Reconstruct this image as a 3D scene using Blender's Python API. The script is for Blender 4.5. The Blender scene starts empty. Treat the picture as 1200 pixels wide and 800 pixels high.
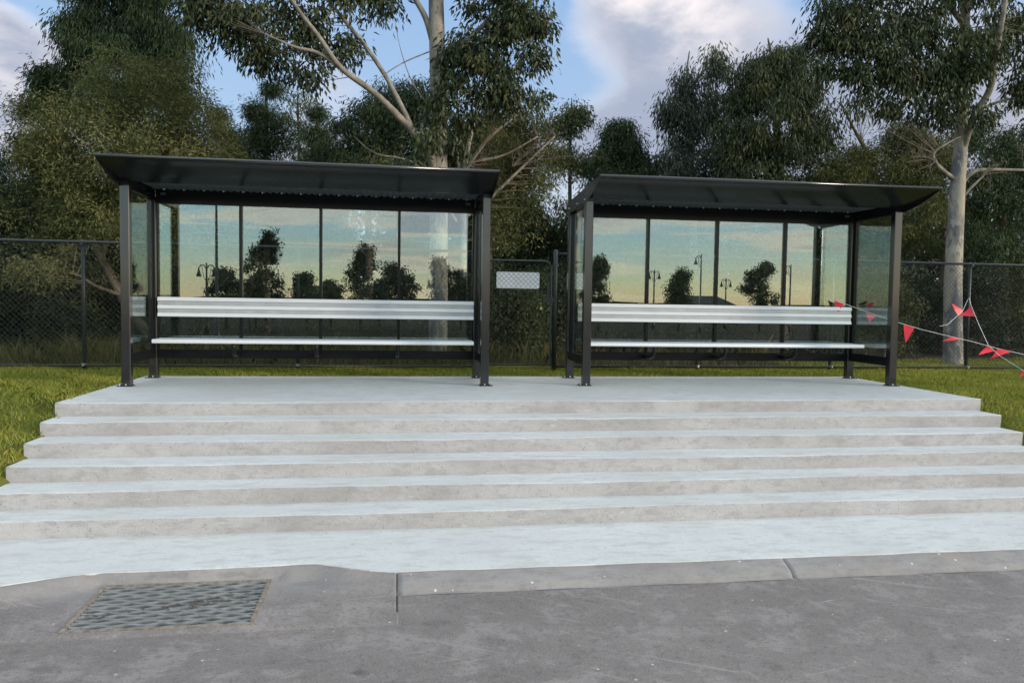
import bpy, bmesh, math, random
import numpy as np
from mathutils import Matrix, Vector

R_ = math.radians
sc = bpy.context.scene
col = sc.collection

# ------------------------------------------------------------------ camera
CAMZ, FPX, YAW, PITCH, ROLL = .9644, 901.18, .1499, .0499, .015
def cam_axes():
    c, s = math.cos(YAW), math.sin(YAW)
    fwd = Vector((s, c, 0)); right = Vector((c, -s, 0)); up = Vector((0, 0, 1))
    cp, sp = math.cos(PITCH), math.sin(PITCH)
    return right, fwd*sp + up*cp, fwd*cp - up*sp
AX_R, AX_U, AX_F = cam_axes()
CR = AX_R*math.cos(ROLL) + AX_U*math.sin(ROLL)
CU = -AX_R*math.sin(ROLL) + AX_U*math.cos(ROLL)
cam_d = bpy.data.cameras.new('camera'); cam = bpy.data.objects.new('camera', cam_d); col.objects.link(cam)
m = Matrix.Identity(4)
for i in range(3):
    m[i][0] = CR[i]; m[i][1] = CU[i]; m[i][2] = -AX_F[i]
m[0][3], m[1][3], m[2][3] = 0, 0, CAMZ
cam.matrix_world = m
cam_d.sensor_width = 36; cam_d.lens = FPX/1200*36
cam_d.clip_start = .05; cam_d.clip_end = 3000
sc.camera = cam

def ray(u, v):
    a, b = (u-600)/FPX, (v-400)/FPX
    return CR*a - CU*b + AX_F
def at(u, v, Y):                       # the world point seen at photo pixel (u, v) at depth Y
    d = ray(u, v); t = Y/d.y
    return Vector((d.x*t, Y, CAMZ + d.z*t))
DL, XL, XR, ROTR, SW, SD = 8.8155, -2.9335, 2.1795, -.0185, 4.0, .936
GLY = .975
def refl(u, v, right_one, Yb):         # where something stands that is seen mirrored in a shelter's back glass
    d = ray(u, v); O = Vector((0, 0, CAMZ))
    if right_one:
        c, s = math.cos(ROTR), math.sin(ROTR); n = Vector((-s, c, 0)); P0 = Vector((XR, DL, 0))
    else:
        n = Vector((0, 1, 0)); P0 = Vector((XL, DL, 0))
    t = (GLY - (O-P0).dot(n))/d.dot(n); H = O + d*t
    r = d - 2*d.dot(n)*n
    t2 = (-Yb - H.y)/r.y
    return H + r*t2

# ------------------------------------------------------------------ world, sun, exposure
SUN_AZ, SUN_EL = R_(58), R_(9)          # azimuth measured from -Y (behind the camera) towards +X
sun_dir = Vector((math.sin(SUN_AZ)*math.cos(SUN_EL), -math.cos(SUN_AZ)*math.cos(SUN_EL), math.sin(SUN_EL)))
world = bpy.data.worlds.new('World'); sc.world = world; world.use_nodes = True
wt = world.node_tree; wt.nodes.clear()
class NT:
    def __init__(s, tree): s.t = tree
    def n(s, typ, **kw):
        nd = s.t.nodes.new(typ)
        for k, v in kw.items():
            if k == 'inp':
                for kk, vv in v.items(): s.set(nd, kk, vv)
            else: setattr(nd, k, v)
        return nd
    def set(s, nd, k, v):
        sk = nd.inputs[k]
        if hasattr(v, 'is_linked') or isinstance(v, bpy.types.NodeSocket): s.t.links.new(v, sk)
        else:
            if isinstance(v, (tuple, list)) and len(v) == 3 and sk.type == 'RGBA': v = (*v, 1)
            sk.default_value = v
    def math(s, op, a, b=0., c=0., clamp=False):
        nd = s.n('ShaderNodeMath', operation=op, use_clamp=clamp)
        s.set(nd, 0, a); s.set(nd, 1, b)
        if len(nd.inputs) > 2: s.set(nd, 2, c)
        return nd.outputs[0]
    def vmath(s, op, a, b=(0, 0, 0), out=0):
        nd = s.n('ShaderNodeVectorMath', operation=op); s.set(nd, 0, a)
        if op == 'SCALE': s.set(nd, 3, b)
        else: s.set(nd, 1, b)
        return nd.outputs[out]
    def noise(s, vec, scale, detail=4, rough=.5, dist=0., out='Fac'):
        nd = s.n('ShaderNodeTexNoise'); s.set(nd, 'Vector', vec); s.set(nd, 'Scale', scale)
        s.set(nd, 'Detail', detail); s.set(nd, 'Roughness', rough); s.set(nd, 'Distortion', dist)
        return nd.outputs[out]
    def ramp(s, fac, *stops, interp='LINEAR'):
        nd = s.n('ShaderNodeValToRGB'); s.set(nd, 0, fac); e = nd.color_ramp.elements
        nd.color_ramp.interpolation = interp
        while len(e) < len(stops): e.new(.5)
        for el, (p, c) in zip(e, stops):
            el.position = p; el.color = (*c, 1) if len(c) == 3 else c
        return nd.outputs[0]
    def mix(s, fac, a, b, blend='MIX'):
        nd = s.n('ShaderNodeMix', data_type='RGBA', blend_type=blend)
        s.set(nd, 0, fac); s.set(nd, 6, a); s.set(nd, 7, b)
        return nd.outputs[2]
    def smooth(s, x, lo, hi):
        nd = s.n('ShaderNodeMapRange', interpolation_type='SMOOTHSTEP')
        s.set(nd, 0, x); s.set(nd, 1, lo); s.set(nd, 2, hi)
        return nd.outputs[0]
SKY_STRENGTH = .112
w = NT(wt)
tc = w.n('ShaderNodeTexCoord').outputs['Generated']
sky = w.n('ShaderNodeTexSky', sky_type='NISHITA', sun_disc=False)
sky.sun_elevation = SUN_EL; sky.sun_rotation = math.pi - SUN_AZ
sky.altitude = 50; sky.air_density = 1.0; sky.dust_density = 1.2; sky.ozone_density = 1.5
sep = w.n('ShaderNodeSeparateXYZ'); w.set(sep, 0, tc)
dz = sep.outputs[2]
inv = w.math('DIVIDE', 1., w.math('ADD', w.math('MAXIMUM', dz, 0.), .28))
flat = w.n('ShaderNodeCombineXYZ')
w.set(flat, 0, w.math('MULTIPLY', sep.outputs[0], inv)); w.set(flat, 1, w.math('MULTIPLY', sep.outputs[1], inv))
pl = flat.outputs[0]
front = w.smooth(sep.outputs[1], -.25, .45)              # sky away from the sunset
base = w.mix(1., sky.outputs[0], (1., 1., 1.), 'MULTIPLY')
def lobe(u, v, width):                                   # a cloud bank around the direction of a photo pixel
    d = ray(u, v).normalized()
    dd = w.vmath('DOT_PRODUCT', tc, tuple(d), out=1)
    return w.smooth(dd, math.cos(R_(width)), math.cos(R_(width*.25)))
n1 = w.noise(pl, 1.15, 9, .58, .25)
n2 = w.noise(w.vmath('ADD', pl, (3.1, 7.7, 1.3)), 2.6, 8, .6, .3)
bias = w.math('MULTIPLY', lobe(775, 95, 13), .24)
bias = w.math('ADD', bias, w.math('MULTIPLY', lobe(0, 120, 9), .26))
bias = w.math('ADD', bias, w.math('MULTIPLY', lobe(880, 90, 9), .16))
bias = w.math('ADD', bias, w.math('MULTIPLY', lobe(1080, 130, 11), .25))
bias = w.math('ADD', bias, w.math('MULTIPLY', lobe(430, 200, 9), .12))
bias = w.math('ADD', bias, w.math('MULTIPLY', lobe(225, 40, 7), -.22))
bias = w.math('ADD', bias, w.math('MULTIPLY', lobe(480, 60, 6), -.16))
bias = w.math('ADD', bias, w.math('MULTIPLY', lobe(0, 75, 5), .2))
bias = w.math('ADD', bias, w.math('MULTIPLY', lobe(70, -5, 5), -.24))
bias = w.math('ADD', bias, w.math('MULTIPLY', lobe(650, 50, 7), -.20))
bias = w.math('ADD', bias, w.math('MULTIPLY', lobe(915, -15, 6), -.16))
bias = w.math('ADD', bias, w.math('MULTIPLY', lobe(730, 14, 5), .14))
bias = w.math('ADD', bias, w.math('MULTIPLY', w.smooth(dz, .42, .75), .26))
cm = w.smooth(w.math('ADD', w.math('ADD', w.math('MULTIPLY', n1, .75), w.math('MULTIPLY', n2, .25)), bias), .46, .70)
thick = w.smooth(w.math('ADD', w.math('ADD', w.math('MULTIPLY', n1, .6), w.math('MULTIPLY', n2, .4)), w.math('MULTIPLY', bias, .8)), .44, .66)
hl = None
for (u_, v_, w_, a_) in ((690, 12, 5, .6), (745, 22, 5, .5), (800, 18, 5, .4), (855, 10, 5, .5), (5, 70, 7, .8)):
    q_ = w.math('MULTIPLY', lobe(u_, v_, w_), a_); hl = q_ if hl is None else w.math('ADD', hl, q_)
hl = w.math('MULTIPLY', hl, w.smooth(n2, .36, .62))
thick = w.math('SUBTRACT', thick, hl, clamp=True)
overhead = w.smooth(dz, .40, .75)
cloud = w.mix(thick, (6.4, 6.0, 6.0), (2.5, 2.85, 3.7))
cloud = w.mix(overhead, cloud, (8.2, 8.5, 8.9))
# sunset side: warm clouds low above the horizon
sd = w.vmath('DOT_PRODUCT', tc, tuple(Vector((sun_dir.x, sun_dir.y, 0)).normalized()), out=1)
warm = w.math('MULTIPLY', w.smooth(sd, .0, .9), w.smooth(dz, .5, .03))
cloud = w.mix(warm, cloud, (11., 7.2, 4.6))
cm_b = w.math('MULTIPLY', cm, w.math('ADD', .6, w.math('MULTIPLY', front, .4)))
BLUE = w.mix(w.smooth(dz, .0, .6), (3.4, 4.4, 5.8), (1.75, 3.25, 5.9))
DUSK = w.ramp(dz, (0., (15., 11., 6.6)), (.022, (13.2, 12.2, 7.4)), (.055, (9.4, 11.6, 10.3)), (.10, (7.4, 10.5, 11.9)), (.22, (5.6, 8.6, 10.2)), (1., (3.4, 5.2, 7.4)))
clear = w.mix(front, DUSK, BLUE)
clear = w.mix(.25, clear, base)
skyc = w.mix(cm_b, clear, cloud)
# long thin evening streaks low over the horizon
az = w.math('ARCTAN2', sep.outputs[0], sep.outputs[1])
cs = w.n('ShaderNodeCombineXYZ'); w.set(cs, 0, w.math('MULTIPLY', az, 2.2)); w.set(cs, 1, w.math('MULTIPLY', dz, 26.))
st1 = w.math('ADD', w.noise(cs.outputs[0], 1.25, 7, .6, .5), w.math('MULTIPLY', w.math('MULTIPLY', w.smooth(dz, .075, .10), w.smooth(dz, .15, .115)), .13))
stm = w.math('MULTIPLY', w.smooth(st1, .50, .66), w.math('MULTIPLY', w.smooth(dz, .34, .10), w.math('SUBTRACT', 1., front)))
skyc = w.mix(w.math('MULTIPLY', stm, .68), skyc, w.mix(w.smooth(st1, .56, .74), (17., 13., 9.0), (7.0, 6.6, 6.9)))
bg = w.n('ShaderNodeBackground'); w.set(bg, 0, skyc); w.set(bg, 1, SKY_STRENGTH)
wo = w.n('ShaderNodeOutputWorld'); wt.links.new(bg.outputs[0], wo.inputs[0])

sl = bpy.data.lights.new('sun', 'SUN'); sun = bpy.data.objects.new('sun', sl); col.objects.link(sun)
sl.energy = 2.3; sl.angle = R_(14); sl.color = (1., .87, .70)
sun.rotation_euler = (-sun_dir).to_track_quat('-Z', 'Y').to_euler()
vs = sc.view_settings
vs.view_transform = 'Standard'; vs.look = 'None'; vs.gamma = 1; vs.use_curve_mapping = False
vs.exposure = .55
cy = sc.cycles
cy.max_bounces = 6; cy.transparent_max_bounces = 14; cy.diffuse_bounces = 2; cy.glossy_bounces = 3; cy.transmission_bounces = 4
cy.use_adaptive_sampling = True; cy.caustics_reflective = False; cy.caustics_refractive = False
try: cy.use_denoising = True
except Exception: pass

# ------------------------------------------------------------------ materials
def mat(name):
    mt = bpy.data.materials.new(name); mt.use_nodes = True; mt.node_tree.nodes.clear()
    t = NT(mt.node_tree); out = t.n('ShaderNodeOutputMaterial')
    return mt, t, out
def pbr(t, out, colour, rough=.6, metal=0., bump=None, bump_s=.3, bump_d=.01, spec=.5):
    b = t.n('ShaderNodeBsdfPrincipled')
    t.set(b, 'Base Color', colour); t.set(b, 'Roughness', rough); t.set(b, 'Metallic', metal)
    t.set(b, 'Specular IOR Level', spec)
    if bump is not None:
        bp = t.n('ShaderNodeBump'); t.set(bp, 'Height', bump); t.set(bp, 'Strength', bump_s); t.set(bp, 'Distance', bump_d)
        t.t.links.new(bp.outputs[0], b.inputs['Normal'])
    t.t.links.new(b.outputs[0], out.inputs[0]); return b
def pos(t): return t.n('ShaderNodeNewGeometry').outputs['Position']
def oco(t): return t.n('ShaderNodeTexCoord').outputs['Object']
def scaled(t, v, s):
    return t.vmath('MULTIPLY', v, s)

def m_tread():
    mt, t, o = mat('pale trowelled concrete'); p = pos(t)
    a = t.noise(p, .8, 6, .6); b = t.noise(scaled(t, p, (1, 3, 3)), 4, 7, .7, .4); f = t.noise(p, 85, 3, .6); g = t.noise(p, 28, 5, .7)
    sw = t.noise(scaled(t, p, (.5, 5, 1)), 2.2, 6, .7, .8)
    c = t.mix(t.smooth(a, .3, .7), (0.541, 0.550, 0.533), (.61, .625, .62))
    c = t.mix(t.math('MULTIPLY', t.smooth(b, .48, .62), .75), c, (0.479, 0.472, 0.446))
    c = t.mix(t.math('MULTIPLY', t.smooth(sw, .56, .70), .5), c, (0.721, 0.710, 0.675))
    c = t.mix(t.math('MULTIPLY', t.smooth(g, .53, .63), .4), c, (0.443, 0.430, 0.400))
    c = t.mix(t.math('MULTIPLY', t.smooth(f, .58, .74), .35), c, (0.412, 0.400, 0.376))
    vo = t.n('ShaderNodeTexVoronoi'); t.set(vo, 'Vector', p); t.set(vo, 'Scale', 5.5)
    spk = t.math('MULTIPLY', t.math('LESS_THAN', vo.outputs[0], .05), t.math('GREATER_THAN', t.noise(p, 7, 0), .54))
    c = t.mix(t.math('MULTIPLY', spk, .7), c, (0.309, 0.270, 0.232))
    h = t.math('ADD', t.math('MULTIPLY', b, .6), t.math('MULTIPLY', g, .35))
    pbr(t, o, c, .78, bump=h, bump_s=.45, bump_d=.008, spec=.3); return mt
def m_riser():
    mt, t, o = mat('raw formed concrete'); p = pos(t)
    s_ = t.n('ShaderNodeSeparateXYZ'); t.set(s_, 0, p)
    a = t.noise(scaled(t, p, (.7, 1, 2.5)), 1.3, 7, .65); b = t.noise(scaled(t, p, (1, 1, 2.2)), 8, 7, .72, .3); f = t.noise(p, 70, 3, .65)
    sw = t.noise(scaled(t, p, (1.2, 1, 5)), 3.0, 7, .72, 1.2); lo = t.noise(scaled(t, p, (.45, 1, .3)), 1.9, 3, .5)
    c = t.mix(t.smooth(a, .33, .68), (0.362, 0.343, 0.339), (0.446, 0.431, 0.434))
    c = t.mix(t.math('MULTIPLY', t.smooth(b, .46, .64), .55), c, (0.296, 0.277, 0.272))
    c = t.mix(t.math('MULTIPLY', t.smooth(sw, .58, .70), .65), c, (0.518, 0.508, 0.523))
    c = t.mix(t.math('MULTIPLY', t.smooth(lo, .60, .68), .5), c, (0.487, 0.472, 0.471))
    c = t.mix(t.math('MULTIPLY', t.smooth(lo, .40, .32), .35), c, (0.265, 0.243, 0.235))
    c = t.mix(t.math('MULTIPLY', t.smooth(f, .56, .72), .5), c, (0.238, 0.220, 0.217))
    vo = t.n('ShaderNodeTexVoronoi'); t.set(vo, 'Vector', p); t.set(vo, 'Scale', 34.)
    hole = t.math('MULTIPLY', t.math('LESS_THAN', vo.outputs[0], .16), t.math('GREATER_THAN', t.noise(p, 9, 0), .56))
    c = t.mix(t.math('MULTIPLY', hole, .6), c, (0.168, 0.155, 0.151))
    pit = t.math('SUBTRACT', t.math('ADD', t.math('MULTIPLY', b, .7), t.math('MULTIPLY', f, .35)), t.math('MULTIPLY', hole, .4))
    pbr(t, o, c, .9, bump=pit, bump_s=.75, bump_d=.012, spec=.2); return mt
def road_colour(t, p):
    a = t.noise(p, .8, 7, .62, .4); b = t.noise(p, 4.0, 8, .70, .3); f = t.noise(p, 95, 3, .65); g = t.noise(p, 27, 6, .74)
    def streak(ang, st, sc_, lo, hi):
        r = t.n('ShaderNodeVectorRotate', rotation_type='Z_AXIS'); t.set(r, 0, p); t.set(r, 'Angle', ang)
        return t.smooth(t.noise(scaled(t, r.outputs[0], st), sc_, 7, .74, .9), lo, hi)
    c = t.mix(t.smooth(a, .3, .7), (0.174, 0.154, 0.145), (0.227, 0.202, 0.190))
    c = t.mix(t.math('MULTIPLY', t.smooth(b, .48, .62), .8), c, (0.282, 0.253, 0.239))
    c = t.mix(t.math('MULTIPLY', t.smooth(b, .42, .30), .6), c, (0.115, 0.101, 0.096))
    c = t.mix(t.math('MULTIPLY', t.smooth(g, .52, .62), .5), c, (0.115, 0.102, 0.098))
    c = t.mix(t.math('MULTIPLY', streak(.5, (.25, 6, 1), 3.1, .585, .66), .6), c, (0.348, 0.315, 0.296))
    c = t.mix(t.math('MULTIPLY', streak(-.25, (.35, 9, 1), 4.3, .62, .68), .7), c, (0.409, 0.371, 0.346))
    c = t.mix(t.math('MULTIPLY', streak(1.35, (.3, 8, 1), 2.7, .65, .70), .5), c, (0.365, 0.331, 0.312))
    c = t.mix(t.math('MULTIPLY', streak(.1, (.2, 3, 1), 1.6, .58, .72), .4), c, (0.133, 0.117, 0.112))
    c = t.mix(t.math('MULTIPLY', t.smooth(f, .54, .66), .5), c, (0.331, 0.301, 0.282))
    c = t.mix(t.math('MULTIPLY', t.smooth(f, .44, .34), .5), c, (0.094, 0.082, 0.079))
    vo = t.n('ShaderNodeTexVoronoi'); t.set(vo, 'Vector', p); t.set(vo, 'Scale', 8.)
    spk = t.math('MULTIPLY', t.math('LESS_THAN', vo.outputs[0], .065), t.math('GREATER_THAN', t.noise(p, 6, 0), .54))
    c = t.mix(t.math('MULTIPLY', spk, .8), c, (0.553, 0.507, 0.455))
    st = t.math('MULTIPLY', t.smooth(t.noise(p, 2.3, 3, .5), .69, .74), .6)
    c = t.mix(st, c, (0.060, 0.051, 0.050))
    h = t.math('ADD', t.math('MULTIPLY', g, .8), t.math('MULTIPLY', f, .5))
    return c, h
def m_road():
    mt, t, o = mat('worn grey roadway'); p = pos(t)
    c, h = road_colour(t, p)
    pbr(t, o, c, .85, bump=h, bump_s=.6, bump_d=.008, spec=.3); return mt
def m_kerb():
    mt, t, o = mat('weathered kerb concrete'); p = pos(t)
    a = t.noise(p, 1.4, 7, .62); b = t.noise(scaled(t, p, (1, 3, 2)), 6, 7, .7); f = t.noise(p, 80, 3, .65); g = t.noise(p, 30, 5, .72)
    c = t.mix(t.smooth(a, .3, .7), (.225, .208, .200), (.295, .280, .270))
    c = t.mix(t.math('MULTIPLY', t.smooth(b, .44, .70), .65), c, (.180, .166, .162))
    c = t.mix(t.math('MULTIPLY', t.smooth(t.noise(p, 2.7, 4, .6), .56, .70), .5), c, (.315, .258, .22))
    c = t.mix(t.math('MULTIPLY', t.smooth(g, .55, .72), .5), c, (.16, .148, .143))
    c = t.mix(t.math('MULTIPLY', t.smooth(f, .56, .74), .5), c, (.37, .36, .345))
    vo = t.n('ShaderNodeTexVoronoi'); t.set(vo, 'Vector', p); t.set(vo, 'Scale', 9.)
    spk = t.math('MULTIPLY', t.math('LESS_THAN', vo.outputs[0], .08), t.math('GREATER_THAN', t.noise(p, 6, 0), .50))
    c = t.mix(t.math('MULTIPLY', spk, .8), c, (.6, .6, .58))
    rc, rh = road_colour(t, p)                              # road grime worn over the gutter by the drain
    s_ = t.n('ShaderNodeSeparateXYZ'); t.set(s_, 0, p)
    k = t.smooth(t.math('ADD', s_.outputs[1], t.math('MULTIPLY', t.noise(p, 2.2, 6, .65), .55)), 5.30, 4.95)
    k = t.math('MULTIPLY', k, t.math('LESS_THAN', s_.outputs[0], .018))
    c = t.mix(k, c, rc)
    h = t.math('ADD', t.math('MULTIPLY', g, .6), t.math('MULTIPLY', f, .5))
    pbr(t, o, c, .85, bump=h, bump_s=.55, bump_d=.007, spec=.3); return mt
def m_simple(name, c, rough=.5, metal=0., spec=.5, var=.15, scale=6., bump=0.):
    mt, t, o = mat(name); p = pos(t)
    n = t.noise(p, scale, 5, .6)
    lo = tuple(x*(1-var) for x in c); hi = tuple(min(1, x*(1+var)) for x in c)
    cc = t.mix(t.smooth(n, .3, .7), lo, hi)
    rr = t.math('ADD', rough-.05, t.math('MULTIPLY', n, .1))
    pbr(t, o, cc, rr, metal, bump=t.noise(p, 60, 3, .6) if bump else None, bump_s=bump, bump_d=.004, spec=spec); return mt
def m_black(name, spec):
    mt, t, o = mat(name); p = pos(t)
    n = t.noise(p, 3, 5, .6); d = t.noise(scaled(t, p, (1, 1, .5)), 14, 6, .7)
    c = t.mix(t.math('MULTIPLY', t.smooth(d, .6, .85), .12), (.010, .011, .013), (.04, .04, .042))
    b = pbr(t, o, c, t.math('ADD', .13, t.math('MULTIPLY', n, .10)), spec=spec); b.inputs['IOR'].default_value = 1.5; return mt
def m_alu():
    mt, t, o = mat('anodised aluminium'); p = oco(t)
    n = t.noise(scaled(t, p, (.4, 40, 40)), 3, 4, .6); d = t.noise(p, 5, 5, .6)
    c = t.mix(n, (.74, .75, .78), (.86, .87, .89))
    c = t.mix(t.math('MULTIPLY', t.smooth(d, .5, .8), .3), c, (.62, .63, .66))
    pbr(t, o, c, t.math('ADD', .36, t.math('MULTIPLY', n, .12)), .35); return mt
def m_glass():
    mt, t, o = mat('tinted shelter glass')
    tr = t.n('ShaderNodeBsdfTransparent'); t.set(tr, 0, (.86, .90, .885))
    gl = t.n('ShaderNodeBsdfGlossy'); t.set(gl, 'Roughness', 0.); t.set(gl, 0, (.86, .97, .98))
    p = pos(t)
    lw = t.n('ShaderNodeLayerWeight'); t.set(lw, 0, .5)
    sm = t.noise(scaled(t, p, (1, 1, .6)), 2.2, 5, .65)
    fac = t.math('ADD', .155, t.math('MULTIPLY', t.math('POWER', lw.outputs[1], 5.), .7))
    mx = t.n('ShaderNodeMixShader'); t.set(mx, 0, fac); t.set(mx, 1, tr.outputs[0]); t.set(mx, 2, gl.outputs[0])
    df = t.n('ShaderNodeBsdfDiffuse'); t.set(df, 0, (.55, .58, .55))
    m2 = t.n('ShaderNodeMixShader'); t.set(m2, 0, t.math('MULTIPLY', t.smooth(sm, .5, .8), .012)); t.set(m2, 1, mx.outputs[0]); t.set(m2, 2, df.outputs[0])
    t.t.links.new(m2.outputs[0], o.inputs[0]); return mt
def m_leaf(name, dark, mid, light, transl=.22, rough=.62):
    mt, t, o = mat(name)
    at_ = t.n('ShaderNodeAttribute', attribute_name='tint')
    c = t.ramp(at_.outputs['Fac'], (0., dark), (.55, mid), (1., light))
    b = t.n('ShaderNodeBsdfPrincipled'); t.set(b, 'Base Color', c); t.set(b, 'Roughness', rough); t.set(b, 'Specular IOR Level', .22)
    tl = t.n('ShaderNodeBsdfTranslucent'); t.set(tl, 0, t.mix(1., c, (1.15, 1.1, .55), 'MULTIPLY'))
    mx = t.n('ShaderNodeMixShader'); t.set(mx, 0, transl); t.set(mx, 1, b.outputs[0]); t.set(mx, 2, tl.outputs[0])
    t.t.links.new(mx.outputs[0], o.inputs[0]); return mt
def m_gum():
    mt, t, o = mat('smooth pale gum bark'); p = oco(t)
    a = t.noise(scaled(t, p, (1, 1, .35)), 3.2, 6, .62, .6); b = t.noise(scaled(t, p, (1, 1, .5)), 9, 6, .7); f = t.noise(scaled(t, p, (3, 3, .5)), 25, 4, .7)
    c = t.mix(t.smooth(a, .42, .56), (0.132, 0.131, 0.139), (0.320, 0.277, 0.219))
    c = t.mix(t.math('MULTIPLY', t.smooth(b, .54, .62), .75), c, (0.400, 0.366, 0.314))
    c = t.mix(t.math('MULTIPLY', t.smooth(t.noise(scaled(t, p, (1, 1, .6)), 5.5, 5, .7), .57, .64), .7), c, (0.096, 0.089, 0.088))
    c = t.mix(t.math('MULTIPLY', t.smooth(f, .58, .75), .55), c, (0.104, 0.089, 0.073))
    pbr(t, o, c, .8, bump=t.math('ADD', b, t.math('MULTIPLY', f, .6)), bump_s=.5, bump_d=.02, spec=.25); return mt
def m_bark():
    mt, t, o = mat('rough brown bark'); p = oco(t)
    a = t.noise(scaled(t, p, (1, 1, .25)), 8, 6, .65); f = t.noise(scaled(t, p, (3, 3, .4)), 20, 4, .7)
    c = t.mix(t.smooth(a, .35, .65), (.075, .06, .045), (.17, .14, .105))
    pbr(t, o, c, .9, bump=t.math('ADD', a, f), bump_s=.7, bump_d=.02, spec=.15); return mt
def m_ground():
    mt, t, o = mat('lawn soil and leaf litter'); p = pos(t)
    s = t.n('ShaderNodeSeparateXYZ'); t.set(s, 0, p)
    n = t.noise(p, 1.3, 6, .65); n2 = t.noise(p, 14, 5, .7); n3 = t.noise(p, 90, 3, .6)
    g = t.mix(t.smooth(n, .3, .7), (.12, .135, .026), (.20, .195, .040))
    g = t.mix(t.math('MULTIPLY', t.smooth(n2, .5, .75), .5), g, (.13, .115, .045))
    l = t.mix(t.smooth(n2, .3, .7), (.030, .024, .018), (.075, .058, .038))
    msk = t.math('MAXIMUM', t.smooth(t.math('ADD', s.outputs[1], t.math('MULTIPLY', n, 2.)), 12.6, 13.6), t.math('LESS_THAN', s.outputs[1], -9.))
    c = t.mix(msk, g, l)
    pbr(t, o, c, .95, bump=t.math('ADD', n2, n3), bump_s=.8, bump_d=.03, spec=.1); return mt

M = dict(tread=m_tread(), riser=m_riser(), road=m_road(), kerb=m_kerb(), trim=m_black('folded edge raised sheen', 1.), black=m_black('black powder coat dimmed sheen', .20), post=m_black('black powder coat raised sheen', .85), alu=m_alu(), glass=m_glass(),  # same coat; sheen dimmed on roof and frame, raised on posts and trim
         gum=m_gum(), limb=m_simple('grey brown limb bark', (.215, .19, .158), .85, 0, .2, .35, 7), twig=m_simple('grey brown twig bark', (.15, .125, .098), .85, 0, .2, .3, 9), bark=m_bark(), ground=m_ground(),
         fence=m_simple('black coated fence steel', (.022, .027, .03), .38, 0, .5, .3),
         wire=m_simple('dark coated chain wire', (.024, .027, .028), .4, 0, .5, .2),
         flute=m_simple('darker grey flute aluminium', (.42, .43, .455), .5, .3, .5, .08),
         galv=m_simple('galvanised steel', (.27, .275, .27), .45, .4, .5, .25, 14, .3),
         rust=m_simple('rusty dirty steel', (.26, .21, .165), .7, .3, .4, .35, 25, .4),
         pit=m_simple('dark pit silt', (.035, .032, .03), .9, 0, .2, .5, 12, .5),
         ceil=m_simple('dark grey corrugated ceiling', (.13, .155, .16), .4, .2, .5, .1),
         screw=m_simple('zinc screw', (.75, .76, .76), .3, .6),
         plate=m_simple('grey metal label plate', (.10, .10, .11), .45, .2),
         sign=m_simple('blank pale sign back', (.80, .80, .84), .5, 0, .4, .05),
         brass=m_simple('brass', (.75, .56, .25), .35, .9),
         flag=m_simple('fluorescent red flag plastic', (.86, .035, .065), .5, 0, .4, .08),
         string=m_simple('white nylon cord', (.78, .78, .75), .7),
         lamp=m_simple('dark painted lamp steel', (.02, .022, .024), .4),
         lampglass=m_simple('frosted lamp glass', (.5, .5, .48), .4),
         hill=m_simple('distant dark bushland', (.022, .028, .016), .95, 0, .1, .4, .1),
         roofdark=m_simple('dark tiled roof', (.04, .038, .04), .7),
         wall=m_simple('pale rendered wall', (.42, .40, .37), .8))
L_ = dict(
    acacia=m_leaf('olive wattle leaves', (0.040, 0.054, 0.020), (0.102, 0.116, 0.041), (0.205, 0.198, 0.080)),
    gum=m_leaf('gum leaves', (0.024, 0.037, 0.018), (0.052, 0.071, 0.031), (0.124, 0.120, 0.053), .18, .5),
    dark=m_leaf('dark green leaves', (0.020, 0.038, 0.017), (0.043, 0.070, 0.029), (0.092, 0.118, 0.048), .18),
    blue=m_leaf('grey green gum leaves', (0.030, 0.046, 0.032), (0.067, 0.090, 0.060), (0.124, 0.140, 0.090), .2, .5),
    pale=m_leaf('pale green leaves', (.045, .060, .026), (.100, .118, .050), (.165, .168, .080), .25),
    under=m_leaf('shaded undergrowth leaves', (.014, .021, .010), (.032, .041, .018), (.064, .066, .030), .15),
    grass=m_leaf('lawn grass blades', (0.117, 0.162, 0.031), (0.275, 0.299, 0.055), (0.515, 0.454, 0.144), .3),
    weed=m_leaf('dry yellow green weeds', (.05, .055, .018), (.115, .112, .036), (.21, .18, .075), .25))

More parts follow.
